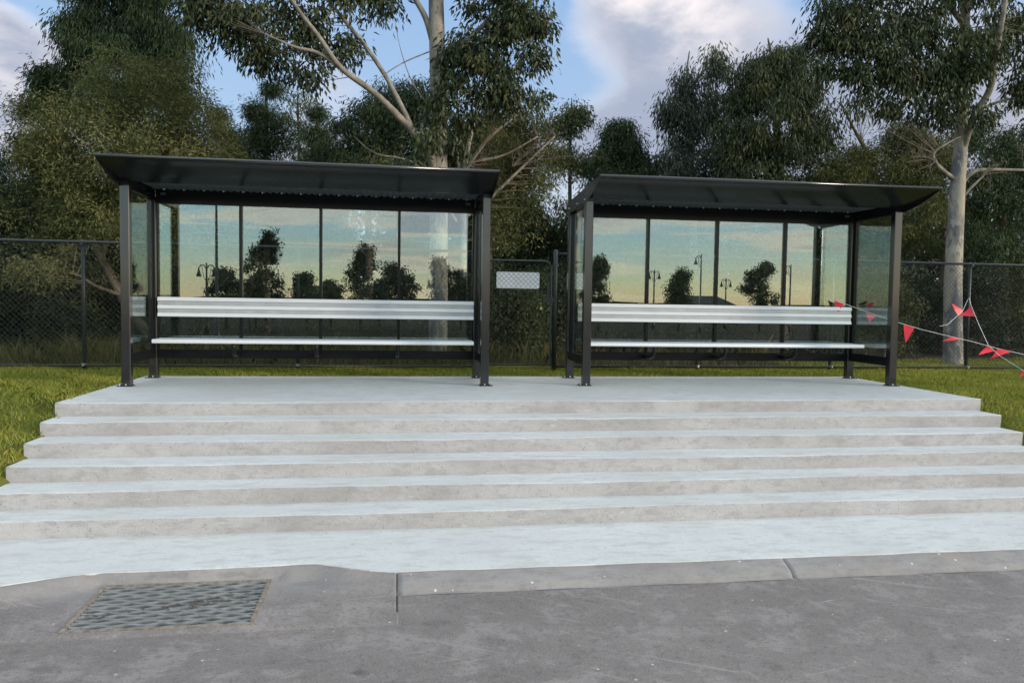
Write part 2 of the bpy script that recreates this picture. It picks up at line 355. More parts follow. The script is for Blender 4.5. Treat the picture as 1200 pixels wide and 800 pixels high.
# ------------------------------------------------------------------ mesh helpers
class MB:
    def __init__(s): s.v = []; s.f = []; s.m = []; s.mi = 0; s.sm = []; s.smooth = False
    def add(s, vs_, fs):
        o = len(s.v); s.v += [tuple(x) for x in vs_]
        for f in fs: s.f.append([o+i for i in f]); s.m.append(s.mi); s.sm.append(s.smooth)
    def box(s, a, b, mx=None):
        x0, y0, z0 = a; x1, y1, z1 = b
        vs_ = [(x0,y0,z0),(x1,y0,z0),(x1,y1,z0),(x0,y1,z0),(x0,y0,z1),(x1,y0,z1),(x1,y1,z1),(x0,y1,z1)]
        if mx is not None: vs_ = [mx @ Vector(p) for p in vs_]
        s.add(vs_, [(0,3,2,1),(4,5,6,7),(0,1,5,4),(1,2,6,5),(2,3,7,6),(3,0,4,7)])
    def bevel_box(s, a, b, r=.006):           # box with the long (z) edges chamfered
        x0, y0, z0 = a; x1, y1, z1 = b
        ring = [(x0+r,y0),(x1-r,y0),(x1,y0+r),(x1,y1-r),(x1-r,y1),(x0+r,y1),(x0,y1-r),(x0,y0+r)]
        vs_ = [(x,y,z0) for x,y in ring] + [(x,y,z1) for x,y in ring]
        s.add(vs_, [tuple(range(7,-1,-1)), tuple(range(8,16))] + [(i,(i+1)%8,8+(i+1)%8,8+i) for i in range(8)])
    def prism_x(s, prof, x0, x1):              # closed (y, z) outline extruded along x
        n = len(prof)
        vs_ = [(x0,y,z) for y,z in prof] + [(x1,y,z) for y,z in prof]
        s.add(vs_, [tuple(range(n-1,-1,-1)), tuple(range(n,2*n))] + [(i,(i+1)%n,n+(i+1)%n,n+i) for i in range(n)])
    def prism_y(s, prof, y0, y1):              # closed (x, z) outline extruded along y
        n = len(prof)
        vs_ = [(x,y0,z) for x,z in prof] + [(x,y1,z) for x,z in prof]
        s.add(vs_, [tuple(range(n)), tuple(range(2*n-1,n-1,-1))] + [((i+1)%n,i,n+i,n+(i+1)%n) for i in range(n)])
    def tube(s, pts, rad, n=8, cap=True):
        pts = [Vector(p) for p in pts]
        if not hasattr(rad, '__len__'): rad = [rad]*len(pts)
        rings = []; prev = None
        for i, p in enumerate(pts):
            d = (pts[min(i+1, len(pts)-1)] - pts[max(i-1, 0)]).normalized()
            if prev is None:
                a = d.cross(Vector((0, 0, 1)) if abs(d.z) < .9 else Vector((1, 0, 0))).normalized()
            else:
                a = (prev - d*prev.dot(d)).normalized()
            prev = a; b = d.cross(a)
            rings.append([p + (a*math.cos(2*math.pi*k/n) + b*math.sin(2*math.pi*k/n))*rad[i] for k in range(n)])
        vs_ = [q for r in rings for q in r]; fs = []
        for i in range(len(pts)-1):
            for k in range(n):
                fs.append((i*n+k, i*n+(k+1)%n, (i+1)*n+(k+1)%n, (i+1)*n+k))
        if cap: fs += [tuple(range(n-1,-1,-1)), tuple((len(pts)-1)*n+k for k in range(n))]
        s.add(vs_, fs)
    def build(s, name, mats, parent=None):
        if not isinstance(mats, (list, tuple)): mats = [mats]
        me = bpy.data.meshes.new(name); me.from_pydata(s.v, [], s.f)
        for k in mats: me.materials.append(k)
        me.polygons.foreach_set('material_index', s.m); me.polygons.foreach_set('use_smooth', s.sm); me.update()
        o = bpy.data.objects.new(name, me); col.objects.link(o)
        if parent: o.parent = parent
        return o
def empty(name, loc=(0, 0, 0), rz=0.):
    o = bpy.data.objects.new(name, None); col.objects.link(o); o.location = loc; o.rotation_euler = (0, 0, rz)
    o.empty_display_size = .2; return o
def tag(o, label=None, cat=None, group=None, kind=None):
    if label: o['label'] = label
    if cat: o['category'] = cat
    if group: o['group'] = group
    if kind: o['kind'] = kind
    return o
def np_mesh(name, verts, nper, mat_, tint=None, parent=None, loops=None):
    """verts: (N*nper, 3) loose polygons of nper corners each"""
    me = bpy.data.meshes.new(name); N = len(verts)//nper
    me.vertices.add(len(verts)); me.vertices.foreach_set('co', verts.astype(np.float32).ravel())
    me.loops.add(N*nper); me.loops.foreach_set('vertex_index', np.arange(N*nper, dtype=np.int32))
    me.polygons.add(N); me.polygons.foreach_set('loop_start', np.arange(0, N*nper, nper, dtype=np.int32))
    me.materials.append(mat_)
    if tint is not None:
        at_ = me.attributes.new('tint', 'FLOAT', 'FACE'); at_.data.foreach_set('value', tint.astype(np.float32))
    me.update(calc_edges=True)
    o = bpy.data.objects.new(name, me); col.objects.link(o)
    if parent: o.parent = parent
    return o

# ------------------------------------------------------------------ ground, road, kerb, apron
def gz(x, y):
    """height of the ground (platform top = 0)"""
    if y >= 7.75: z = -.035
    elif y >= 5.3: z = -.035 - (7.75-y)*.325
    else: z = -.035 - 2.45*.325 - min(.25, (5.3-y)*.35)
    if y > 11.6: z += .02*math.sin(x*1.1) + .015*math.sin(y*1.7+x*.6)
    return z
def grid_mesh(name, xs, ys, zf, mt, parent=None, hole=None, smooth=True):
    v = [(x, y, zf(x, y)) for y in ys for x in xs]; f = []; nx = len(xs)
    for j in range(len(ys)-1):
        for i in range(nx-1):
            if hole and hole(.5*(xs[i]+xs[i+1]), .5*(ys[j]+ys[j+1])): continue
            f.append((j*nx+i, j*nx+i+1, (j+1)*nx+i+1, (j+1)*nx+i))
    me = bpy.data.meshes.new(name); me.from_pydata(v, [], f); me.materials.append(mt)
    me.polygons.foreach_set('use_smooth', [smooth]*len(f)); me.update()
    o = bpy.data.objects.new(name, me); col.objects.link(o)
    if parent: o.parent = parent
    return o
xs = [-1200, -500, -200, -80, -40, -25] + [x*.5 for x in range(-36, 45)] + [25, 40, 80, 200, 500, 1200]
ys = [-1200, -500, -200, -80, -40, -20, -5, 2] + [3+.15*i for i in range(70)] + [14, 16, 18, 22, 28, 40, 80, 200, 500, 1200]
GX0, GX1, GY0, GY1 = -1.79, -.78, 4.375, 5.04        # the drain opening
xs = sorted(set(xs+[-1.85, -.72])); ys = sorted(set(ys))
tag(grid_mesh('ground', xs, ys, lambda x, y: gz(x, y) - (.5 if (-2.96 < x < 6.15 and 4 < y < 9.9) else 0), M['ground']), kind='structure')

ROADZ = -.862
tag(grid_mesh('road', sorted([-300, -100, -40, 40, 100, 300]+[x*1. for x in range(-16, 17)]+[.022, .024]), [-11.5, -8, -4, 0, 2, 3, 4, 4.33, 4.335, 4.5, 4.756], lambda x, y: ROADZ-.002+.006*(y-4.332)/.424 if (x > .023 and y > 4.332) else (ROADZ-.03 if y > 4.332 else ROADZ-.002), M['road'], smooth=False), kind='structure')

def edge_y(x):                                         # front edge of the pale apron over the kerb
    pts = [(-9, 4.90), (-2.6, 4.905), (-2.33, 4.93), (-2.1, 5.02), (-1.82, 5.088), (-.89, 5.10), (-.51, 5.115), (-.3, 5.03), (-.12, 4.955), (.02, 4.92), (.3, 4.925), (9, 4.915)]
    for (a, b), (c, d) in zip(pts, pts[1:]):
        if a <= x <= c:
            t = (x-a)/(c-a); y = b + (d-b)*t; break
    else: y = 4.91
    return y + .004*math.sin(x*5.3) + .0015*math.sin(x*19+1)
def apron_z(x, y): return -.742 - (5.78-y)*.032
def near_grate(x):
    def ss(a, b, t): t = max(0, min(1, (t-a)/(b-a))); return t*t*(3-2*t)
    return ss(-2.55, -2.0, x)*(1-ss(-.55, -.02, x))
def kerb_z(x, y):
    g = near_grate(x); e = edge_y(x)
    top = apron_z(x, e) - .005
    yy = y - (e-4.92)*(1-g)
    if y >= e: k = top
    elif yy >= 4.765: k = top - .055*max(0, (4.92-yy)/.155)**1.3
    elif yy >= 4.752: k = top - .055 - (.026 if x > .6 else .026*max(.25, min(1, (x+.3)/.9)) if x > -1 else .014)*((4.765-yy)/.013)
    else: k = ROADZ + .006*((yy-4.3)/.45)
    wd = max(.03, min(.14, e-5.045)) if -1.9 < x < -.68 else .14
    d = (-.850 + .015*((y-4.375)/.665)) if y > 4.375 else ROADZ + .012*max(0, (y-4.3)/.075)
    t = max(0, min(1, (y-(e-wd))/wd)); d = d + (top-d)*t*t*(3-2*t)
    z = k*(1-g) + d*g
    if y < 4.305: z = ROADZ-.010
    for jx, jd in ((.018, .02), (2.665, .018)):
        if abs(x-jx) < .0056 and 4.52 < y < 4.93: z -= jd
    return z + .0015*math.sin(x*9+y*5)
kx = sorted(set([round(-9+.06*i, 4) for i in range(301)] + [GX0, GX1] + [j+d for j in (.018, 2.665) for d in (-.0075, -.005, .005, .0075)]))
ky = sorted(set([4.3, 4.33, GY0, GY1, 4.752, 4.7585, 4.765] + [4.4+.03*i for i in range(21)] + [5.02, 5.055, 5.07, 5.085, 5.1, 5.115, 5.13, 5.2]))
tag(grid_mesh('kerb', kx, ky, kerb_z, M['kerb'], hole=lambda x, y: (GX0 < x < GX1 and GY0 < y < GY1) or (x > .03 and y < 4.72)), kind='structure')
# pale apron at the foot of the steps
ax = [round(-6+.04*i, 4) for i in range(376)]
mb = MB(); mb.smooth = False
NY = 14; vs_ = []; fs = []
for j in range(NY+1):
    for x in ax:
        e = edge_y(x); y = e + (5.80-e)*j/NY
        vs_.append((x, y, apron_z(x, y) + .0012*math.sin(x*3.1+y*7) + (.0 if j else -.001)))
nx = len(ax)
for j in range(NY):
    for i in range(nx-1): fs.append((j*nx+i, j*nx+i+1, (j+1)*nx+i+1, (j+1)*nx+i))
o_ = len(vs_)
for x in ax: e = edge_y(x); vs_.append((x, e-.006, apron_z(x, e)-.016))
for i in range(nx-1): fs.append((o_+i, o_+i+1, i+1, i))
mb.add(vs_, fs); tag(mb.build('pavement', M['tread']), kind='structure')
# drain pit below the grate
mb = MB()
x0, x1, y0, y1, zb = GX0-.002, GX1+.002, GY0-.002, GY1+.002, -1.0
mb.add([(x0,y0,zb),(x1,y0,zb),(x1,y1,zb),(x0,y1,zb),(x0,y0,-.858),(x1,y0,-.858),(x1,y1,-.842),(x0,y1,-.842)], [(0,1,2,3),(0,4,5,1),(1,5,6,2),(2,6,7,3),(3,7,4,0)])
tag(mb.build('drain_pit', M['pit']), kind='structure')

# ------------------------------------------------------------------ concrete steps
PLX, PRX, YP, TR, RI, YB = -3.05, 6.286, 7.4549, .3374, .1234, 9.989
rng = random.Random(3)
def wob(x, k): return .006*math.sin(x*1.3+k*2.1)+.0035*math.sin(x*3.7+k)+.002*math.sin(x*11+k*3)+.0008*math.sin(x*37+k)
steps = empty('concrete_steps', (1.6, YP-TR*2.5, -.742))
tag(steps, 'broad pale concrete steps rising to the platform under both shelters', 'steps')
for k in range(6):
    mb = MB(); yf = YP-TR*k; yb = YB if k == 0 else YP-TR*(k-1)+.02
    xl = PLX+.018*k; xr = PRX-.046*k
    zt = -RI*k; zb = -RI*(k+1)-.03 if k < 5 else -RI*6-.06
    n = 150; prof = []
    X = [xl+(xr-xl)*i/n for i in range(n+1)]
    r = .010
    rows = []
    for x in X:
        wy, wz = wob(x, k), .6*wob(x+5, k+9)
        wb = wob(x+2, k+4)
        rows.append([(x, yf+wb*.6+.004, zb), (x, yf+wy, zt-r+wz), (x, yf+wy+r*.35, zt-r*.3+wz), (x, yf+wy+r*1.1, zt+wz*.7), (x, yf+.08, zt), (x, yb, zt), (x, yb, zb)])
    P = 7; vs_ = [p for rw in rows for p in rw]
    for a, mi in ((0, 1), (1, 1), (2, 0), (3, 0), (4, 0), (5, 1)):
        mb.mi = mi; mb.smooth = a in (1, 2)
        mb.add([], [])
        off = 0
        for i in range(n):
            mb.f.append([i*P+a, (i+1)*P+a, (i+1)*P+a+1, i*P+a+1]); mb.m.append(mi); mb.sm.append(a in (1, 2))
    mb.v = vs_
    for i, fl in ((0, False), (n, True)):
        q = [i*P+j for j in range(P)]
        mb.f.append(q[::-1] if fl else q); mb.m.append(1); mb.sm.append(False)
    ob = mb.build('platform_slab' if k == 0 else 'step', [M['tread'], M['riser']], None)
    ob.parent = steps; ob.matrix_parent_inverse = Matrix.Translation(-Vector(steps.location))

# ------------------------------------------------------------------ drain grate
gr = empty('drain_grate', (-1.285, 4.7, -.845))
tag(gr, 'steel drain grate with wavy bars set into the kerb', 'drain grate')
def gp(x, y, z): return (x+1.285, y-4.7, z+.845)
def pz(y): return -.850+.015*((y-4.375)/.665)
mb = MB()
sh = math.atan(.015/.665)
for (xa, xb, ya, yb) in ((GX0, GX1, GY0, GY0+.022), (GX0, GX1, GY1-.022, GY1), (GX0, GX0+.022, GY0+.022, GY1-.022), (GX1-.022, GX1, GY0+.022, GY1-.022)):
    a = gp(xa, ya, 0); b = gp(xb, yb, 0)
    z0, z1 = pz(ya)+.845, pz(yb)+.845
    t0 = .004
    mb.add([(a[0],a[1],z0-.03),(b[0],a[1],z0-.03),(b[0],b[1],z1-.03),(a[0],b[1],z1-.03),(a[0],a[1],z0+t0),(b[0],a[1],z0+t0),(b[0],b[1],z1+t0),(a[0],b[1],z1+t0)],
           [(0,3,2,1),(4,5,6,7),(0,1,5,4),(1,2,6,5),(2,3,7,6),(3,0,4,7)])
mb.build('frame', M['rust'], gr)
NB = 15; pitch = (GY1-GY0-.06)/(NB-1); hw = .0115
for b in range(NB):
    mb = MB(); yc = GY0+.03+pitch*b; n = 72; rows = []
    for i in range(n+1):
        x = GX0+.024+(GX1-GX0-.048)*i/n
        ph = 2*math.pi*i/n*5.5 + (math.pi if b % 2 else 0)
        y = yc + pitch*.22*math.sin(ph)
        z = pz(y)
        rows.append([gp(x, y-hw, z-.025), gp(x, y-hw, z+.001), gp(x, y+hw, z+.001), gp(x, y+hw, z-.025)])
    vs_ = [p for r in rows for p in r]; fs = []
    for i in range(n):
        for j in range(3): fs.append((i*4+j, (i+1)*4+j, (i+1)*4+j+1, i*4+j+1))
    mb.add(vs_, fs); mb.build('bar', M['galv'], gr)

gd = np.random.default_rng(4); nD = 70
dx = np.where(gd.random(nD) < .7, gd.normal(-1.17, .10, nD), gd.uniform(GX0+.05, GX1-.05, nD)); dy = 4.70+(dx+1.17)*.25+gd.normal(0, .035, nD)
dx = np.clip(dx, GX0+.03, GX1-.03); dy = np.clip(dy, GY0+.04, GY1-.04); da = gd.uniform(0, 6.28, nD); dl = gd.uniform(.010, .028, nD)
dz_ = np.array([pz(v) for v in dy])+gd.uniform(.002, .006, nD)
ca, sa = np.cos(da)*dl, np.sin(da)*dl
DV = np.stack([np.stack([dx-ca, dy-sa, dz_], 1), np.stack([dx+sa*.35, dy-ca*.35, dz_+.003], 1), np.stack([dx+ca, dy+sa, dz_], 1), np.stack([dx-sa*.35, dy+ca*.35, dz_+.003], 1)], 1).reshape(-1, 3)
tag(np_mesh('leaf_litter', DV, 4, M['twig']), kind='stuff')

# ------------------------------------------------------------------ bus shelters
def make_shelter():
    root = empty('bus_shelter')
    PW = .095; Z0 = 0.
    hx = SW/2
    def post(x0, y0, top, out):
        mb = MB(); mb.bevel_box((x0, y0, .006), (x0+PW, y0+PW, top), .007)
        p = mb.build('post', M['post'], root)
        mb = MB(); mb.box((x0-(.045 if out < 0 else .012), y0-.012, .0), (x0+PW+(.045 if out > 0 else .012), y0+PW+.012, .009))
        mb.build('base_plate', M['black'], p)
        bx = x0-.025 if out < 0 else x0+PW+.025
        for by in (y0+.01, y0+PW-.01):
            mb = MB(); mb.tube([(bx, by, .009), (bx, by, .024)], .009, 6); mb.build('bolt', M['galv'], p)
        mb = MB(); mb.tube([(x0+PW*.5, y0-.006, .02), (x0+PW*.5, y0+.002, .02)], .008, 6); mb.build('bolt', M['screw'], p)
        return p
    for sx in (-1, 1):
        x0 = -hx if sx < 0 else hx-PW
        post(x0, 0., 2.16, sx); post(x0, SD, 2.16, sx)
    # roof: sloped sheet, curved front soffit, end caps, trim
    RO = .685
    drop = [(0, .012), (.06, .024), (.14, .046), (.24, .075), (.36, .104), (.5, .134), (.64, .160), (.8, .182), (.92, .195), (1, .202)]
    zl = 2.353
    capcurve = [(-RO + f*RO, zl-d) for f, d in drop]
    curve = [(-RO + f*RO, zl-d*.733) for f, d in drop]
    top = [(1.09, 2.268), (-RO+.02, zl)]
    mb = MB(); mb.prism_x([(-RO+.008, zl-.012), (1.088, 2.252), (1.09, 2.268), (-RO+.006, zl)][::-1], -hx+.004, hx-.004)
    roof = mb.build('roof', M['black'], root)
    mb = MB(); mb.smooth = True
    n = len(curve); xsub = [-hx+.004, -hx*.33, hx*.33, hx-.004]
    vs_ = [(x, y, z) for x in xsub for y, z in curve] ; fs = []
    for i in range(len(xsub)-1):
        for j in range(n-1): fs.append((i*n+j, i*n+j+1, (i+1)*n+j+1, (i+1)*n+j))
    mb.add(vs_, fs); mb.build('soffit', M['black'], roof)
    mb = MB(); mb.smooth = True; mb.tube([(-hx-.004, -RO, zl-.004), (hx+.004, -RO, zl-.004)], .016, 10); mb.build('edge_trim', M['trim'], roof)  # reflection raised here so the lip shows as a bright sky line
    cap = capcurve + [(.0, 2.148), (1.04, 2.148), (1.092, 2.20), (1.092, 2.272), (-RO+.006, zl+.004)]
    for sx in (-1, 1):
        mb = MB(); mb.prism_x(cap, sx*hx-.003, sx*hx+.004); ec = mb.build('end_cap', M['black'], roof)
        for (by, bz) in ((.05, 2.19), (.45, 2.19), (.95, 2.19)):
            mb = MB(); mb.tube([(sx*(hx+.004), by, bz), (sx*(hx+.012), by, bz)], .008, 6); mb.build('screw', M['screw'], roof)
    mb = MB(); per = .076; k = int((SW-.2)/per); prof = []
    xs_ = -hx+.1; stp = (SW-.2)/k
    for i in range(k):
        a = xs_+i*stp
        prof += [(a, 2.247), (a+stp*.5, 2.247), (a+stp*.58, 2.257), (a+stp*.92, 2.257)]
    prof += [(xs_+k*stp, 2.247)]
    vs_ = [(x, .09, z) for x, z in prof] + [(x, SD+.02, z+.004) for x, z in prof]; nn = len(prof)
    mb.add(vs_, [(i, nn+i, nn+i+1, i+1) for i in range(nn-1)]); mb.build('ceiling', M['ceil'], roof)
    for i in range(17):
        x = -hx+.2+i*(SW-.4)/16
        mb = MB(); mb.smooth = True; mb.tube([(x, SD-.045, 2.252), (x, SD-.045, 2.247), (x, SD-.045, 2.238)], [.013, .011, .006], 7); mb.build('screw', M['screw'], roof)
    # beams
    mb = MB(); mb.box((-hx+.006, .002, 2.2065), (hx-.006, .088, 2.246)); mb.build('front_beam', M['black'], root)
    mb = MB(); mb.box((-hx+PW+.001, SD, 2.09), (hx-PW-.001, SD+.085, 2.25)); rb = mb.build('rear_beam', M['black'], root)
    for sx in (-1, 1):
        mb = MB(); xa = sx*(hx-.18); mb.box((xa-.032, SD-.004, 2.185), (xa+.032, SD, 2.215)); mb.build('label_plate', M['plate'], rb)
        x0 = -hx+.004 if sx < 0 else hx-.09
        mb = MB(); mb.box((x0, .0885, 2.13), (x0+.086, SD-.001, 2.235)); mb.build('side_beam', M['black'], root)
        mb = MB(); mb.box((x0+.004, .004, 2.1605), (x0+.082, .088, 2.206)); mb.build('bracket', M['black'], root)
        x0 = -hx+.02 if sx < 0 else hx-.075
        mb = MB(); mb.box((x0, PW+.001, .245), (x0+.055, SD-.001, .352)); mb.build('side_rail', M['black'], root)
        # side glass, held between slim channels
        xg = sx*(hx-.05)
        mb = MB(); mb.box((xg-.004, PW+.03, .44), (xg+.004, SD-.045, 2.125)); mb.build('side_glass', M['glass'], root)
        mb = MB(); mb.box((xg-.016, SD-.045, .353), (xg+.016, SD-.012, 2.129)); mb.build('side_frame', M['black'], root)
        mb = MB(); mb.box((xg-.012, PW+.002, .40), (xg+.012, PW+.026, 2.129)); mb.build('side_frame', M['black'], root)
    mb = MB(); mb.box((-hx+PW+.001, SD+.002, .238), (hx-PW-.001, SD+.07, .342)); mb.build('rear_rail', M['black'], root)
    # back glazing: mullions at the measured spacing
    ml = [1.062, 2.008, 2.964]
    edges = [PW+.001] + ml + [SW-PW-.001]
    for x in ml:
        mb = MB(); mb.box((x-hx-.017, GLY-.035, .342), (x-hx+.017, GLY-.001, 2.09)); mb.build('mullion', M['black'], root)
    for i in range(4):
        a = edges[i]-hx+.004; b = edges[i+1]-hx-.004
        if i == 0: a += .018
        if i == 3: b -= .018
        mb = MB(); mb.box((a, GLY, .42), (b, GLY+.008, 2.089)); mb.build('rear_glass', M['glass'], root)
    for sx in (-1, 1):
        x = sx*(hx-PW-.011)
        mb = MB(); mb.box((x-.009, GLY-.03, .343), (x+.009, GLY+.012, 2.089)); mb.build('mullion', M['black'], root)
    # backrest: ribbed aluminium extrusion
    zt, zb, yb = .976, .741, .868
    prof = []
    H = zt-zb
    pts = [(0, .022), (.008, .017), (.17, .001), (.185, .001), (.2, .02), (.40, .022), (.415, .016), (.565, .001), (.58, .001), (.6, .02), (.79, .022), (.805, .016), (.955, .001), (.975, .001), (1, .01)]
    for h, d in pts: prof.append((yb+d, zt-h*H))
    prof += [(yb+.032, zb), (yb+.032, zt)]
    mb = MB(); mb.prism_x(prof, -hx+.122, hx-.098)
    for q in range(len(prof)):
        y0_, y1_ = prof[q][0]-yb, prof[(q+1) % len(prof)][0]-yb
        if min(y0_, y1_) > .0145 and max(y0_, y1_) < .025: mb.m[2+q] = 1  # flute faces take a darker grey than the ridges
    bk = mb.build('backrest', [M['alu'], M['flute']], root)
    for x in ml + [.2, 3.8]:
        mb = MB(); mb.box((x-hx-.015, yb+.033, .79), (x-hx+.015, GLY-.036 if x in ml else yb+.06, .93)); mb.build('bracket', M['black'], bk)
    # seat: slatted extrusion with a rounded nose
    ys0, zs = .4995, .489
    prof = [(ys0+.006, zs-.046), (ys0+.001, zs-.036), (ys0-.001, zs-.022), (ys0+.002, zs-.010), (ys0+.012, zs-.002), (ys0+.03, zs)]
    for i in range(4):
        a = ys0+.05+i*.075
        prof += [(a, zs), (a+.006, zs-.007), (a+.014, zs-.007), (a+.02, zs)]
    prof += [(ys0+.34, zs), (ys0+.345, zs-.03), (ys0+.33, zs-.04)]
    mb = MB(); mb.prism_x(prof[::-1], -hx+.165, hx-.13); st = mb.build('seat', M['alu'], root)
    for x in ml:
        mb = MB(); mb.smooth = True
        X = x-hx-.012
        pth = [(.56, .445), (.565, .40), (.59, .345), (.64, .31), (.71, .296), (.80, .29), (SD+.002, .29)]
        for off in (0,):
            q = [(X, y, z) for y, z in pth]
            mb.tube(q, [.02, .022, .026, .028, .028, .026, .026], 8)
        mb.box((X-.02, .545, .436), (X+.02, .82, .448))
        mb.build('bracket', M['black'], st)
    return root
def children(o): return [c for c in bpy.data.objects if c.parent is o]
def copy_tree(o, parent=None):
    c = o.copy(); col.objects.link(c); c.parent = parent
    for ch in children(o): copy_tree(ch, c)
    return c
SH = 'bus shelters on the platform'
s1 = make_shelter(); s1.location = (XL+2, DL, 0)
tag(s1, 'black glazed bus shelter standing left of the gate sign, with open grass at its left', 'bus shelter', SH)
s2 = copy_tree(s1); c, s = math.cos(ROTR), math.sin(ROTR)
s2.location = (XR+2*c, DL+2*s, 0); s2.rotation_euler = (0, 0, ROTR)
tag(s2, 'black glazed bus shelter with red bunting tied at its right end', 'bus shelter', SH)

# ------------------------------------------------------------------ fence and gate
FY = 11.2; FT = 1.70; FB = .03
def chain_mesh(x0, x1, z0, z1, y, pitch=.072, r=.0019):
    mb = MB(); hgt = z1-z0
    k0 = int((x0-hgt)/pitch)-1; k1 = int(x1/pitch)+1
    for sgn in (1, -1):
        for k in range(k0, k1+int(hgt/pitch)+2):
            xa = k*pitch; 
            # line x = xa + (z-z0) or x = xa + hgt - (z-z0)
            if sgn > 0:
                za, zb = max(z0, z0+x0-xa), min(z1, z0+x1-xa)
                if zb-za < .02: continue
                p, q = (xa+za-z0, za), (xa+zb-z0, zb)
            else:
                za, zb = max(z0, z0+xa+hgt-x1), min(z1, z0+xa+hgt-x0)
                if zb-za < .02: continue
                p, q = (xa+hgt-(za-z0), za), (xa+hgt-(zb-z0), zb)
            yy = y+sgn*r*.9
            mb.tube([(p[0], yy, p[1]), (q[0], yy, q[1])], r, 4, cap=False)
    return mb
def build_fence(x0, x1, posts, label, hx=None, no_mesh=None):
    xm = .5*(x0+x1); f = empty('chain_link_fence', (xm, FY, 0)); tag(f, label, 'fence', 'chain link fence runs')
    mb = MB(); mb.smooth = True; mb.tube([(x0-xm, 0, FT), (x1-xm, 0, FT)], .021, 10); mb.build('top_rail', M['fence'], f)
    mb = MB(); mb.smooth = True; mb.tube([(x0-xm, 0, FB), (x1-xm, 0, FB)], .017, 8); mb.build('bottom_rail', M['fence'], f)
    for p in posts:
        mb = MB(); mb.smooth = True; mb.tube([(p-xm, .045, -.25), (p-xm, .045, FT+.02), (p-xm, .045, FT+.035)], [.026, .026, .012], 10); po = mb.build('post', M['fence'], f)
        for z in (FB+.01, FT-.02):
            mb = MB(); mb.tube([(p-xm, .012, z-.018), (p-xm, .012, z+.018)], .034, 8); mb.build('clamp', M['fence'] if z > 1 else M['galv'], po)
    me = chain_mesh(x0, x1, FB, FT, 0); me.v = [(x-xm, y-.024, z) for x, y, z in me.v]
    me.build('wire_mesh', M['wire'], f)
    return f
build_fence(-16, 1.16, [-15.5, -12.7, -9.87, -7.04, -4.21, -1.377], 'black chain link fence running left from the gate past the left shelter')
build_fence(2.36, 20, [4.576, 6.785, 9.174, 11.5, 13.9, 16.3, 18.7], 'black chain link fence running right from the gate past the pale gum trunk')
for gx, lb, tp in ((1.19, 'round black gate post at the hinge side, behind the left shelter', 1.74), (2.325, 'round black gate post at the latch side, left of the right shelter', 1.74)):
    mb = MB(); mb.smooth = True; mb.tube([(0, 0, -.25), (0, 0, tp), (0, 0, tp+.014), (0, 0, tp+.02)], [.036, .036, .03, .012], 12)
    o = mb.build('gate_post', M['fence']); o.location = (gx, FY, 0); tag(o, lb, 'post', 'gate posts')
gate = empty('chain_link_gate', (1.74, FY, 0)); tag(gate, 'black chain link gate with rounded corners between the two shelters', 'gate')
mb = MB(); mb.smooth = True
gx0, gx1, gzb, gzt, rr = -.50, .525, .06, 1.585, .11
pts = [(gx0, 0, gzb+.6)]
def arc(cx, cz, a0, a1): return [(cx+rr*math.cos(a0+(a1-a0)*i/6), 0, cz+rr*math.sin(a0+(a1-a0)*i/6)) for i in range(7)]
pts += arc(gx0+rr, gzt-rr, math.pi, math.pi/2) + arc(gx1-rr, gzt-rr, math.pi/2, 0) + arc(gx1-.03, gzb+.03, 0, -math.pi/2)[0:0] + [(gx1, 0, gzb), (gx0, 0, gzb), (gx0, 0, gzb+.6)]
mb.tube(pts, .017, 8); mb.build('frame', M['fence'], gate)
me = chain_mesh(gx0+.01, gx1-.01, gzb, gzt-.015, -.0, .072); me.build('wire_mesh', M['wire'], gate)
mb = MB(); mb.box((.40, -.03, .98), (.60, .03, 1.06)); mb.box((.46, -.02, 1.06), (.50, .02, 1.24)); mb.build('latch', M['fence'], gate)
for z in (.35, 1.35):
    mb = MB(); mb.tube([(-.515, 0, z-.05), (-.515, 0, z+.05)], .022, 8); mb.build('hinge', M['fence'], gate)
mb = MB(); mb.box((-.016, -.01, -.022), (.016, .01, .016)); pad = mb.build('padlock', M['brass'])
mb = MB(); mb.smooth = True; mb.tube([(-.011, 0, .016), (-.011, 0, .034), (0, 0, .043), (.011, 0, .034), (.011, 0, .016)], .003, 6); mb.build('shackle', M['galv'], pad)
q = at(634, 361, FY-.05); pad.location = q; tag(pad, 'small brass padlock hanging from the gate latch', 'padlock')
mb = MB(); r_ = .025; sw_, sh_ = .32, .12; pr = []
for cx, cz, a in ((sw_-r_, sh_-r_, 0), (-sw_+r_, sh_-r_, 90), (-sw_+r_, -sh_+r_, 180), (sw_-r_, -sh_+r_, 270)):
    for i in range(5): pr.append((cx+r_*math.cos(R_(a+i*22.5)), cz+r_*math.sin(R_(a+i*22.5))))
mb.prism_y(pr, 0, .003); sg = mb.build('sign_plate', M['sign']); sg.location = (1.77, FY+.012, 1.30)
tag(sg, 'blank white rectangular sign plate fixed behind the gate mesh', 'sign')

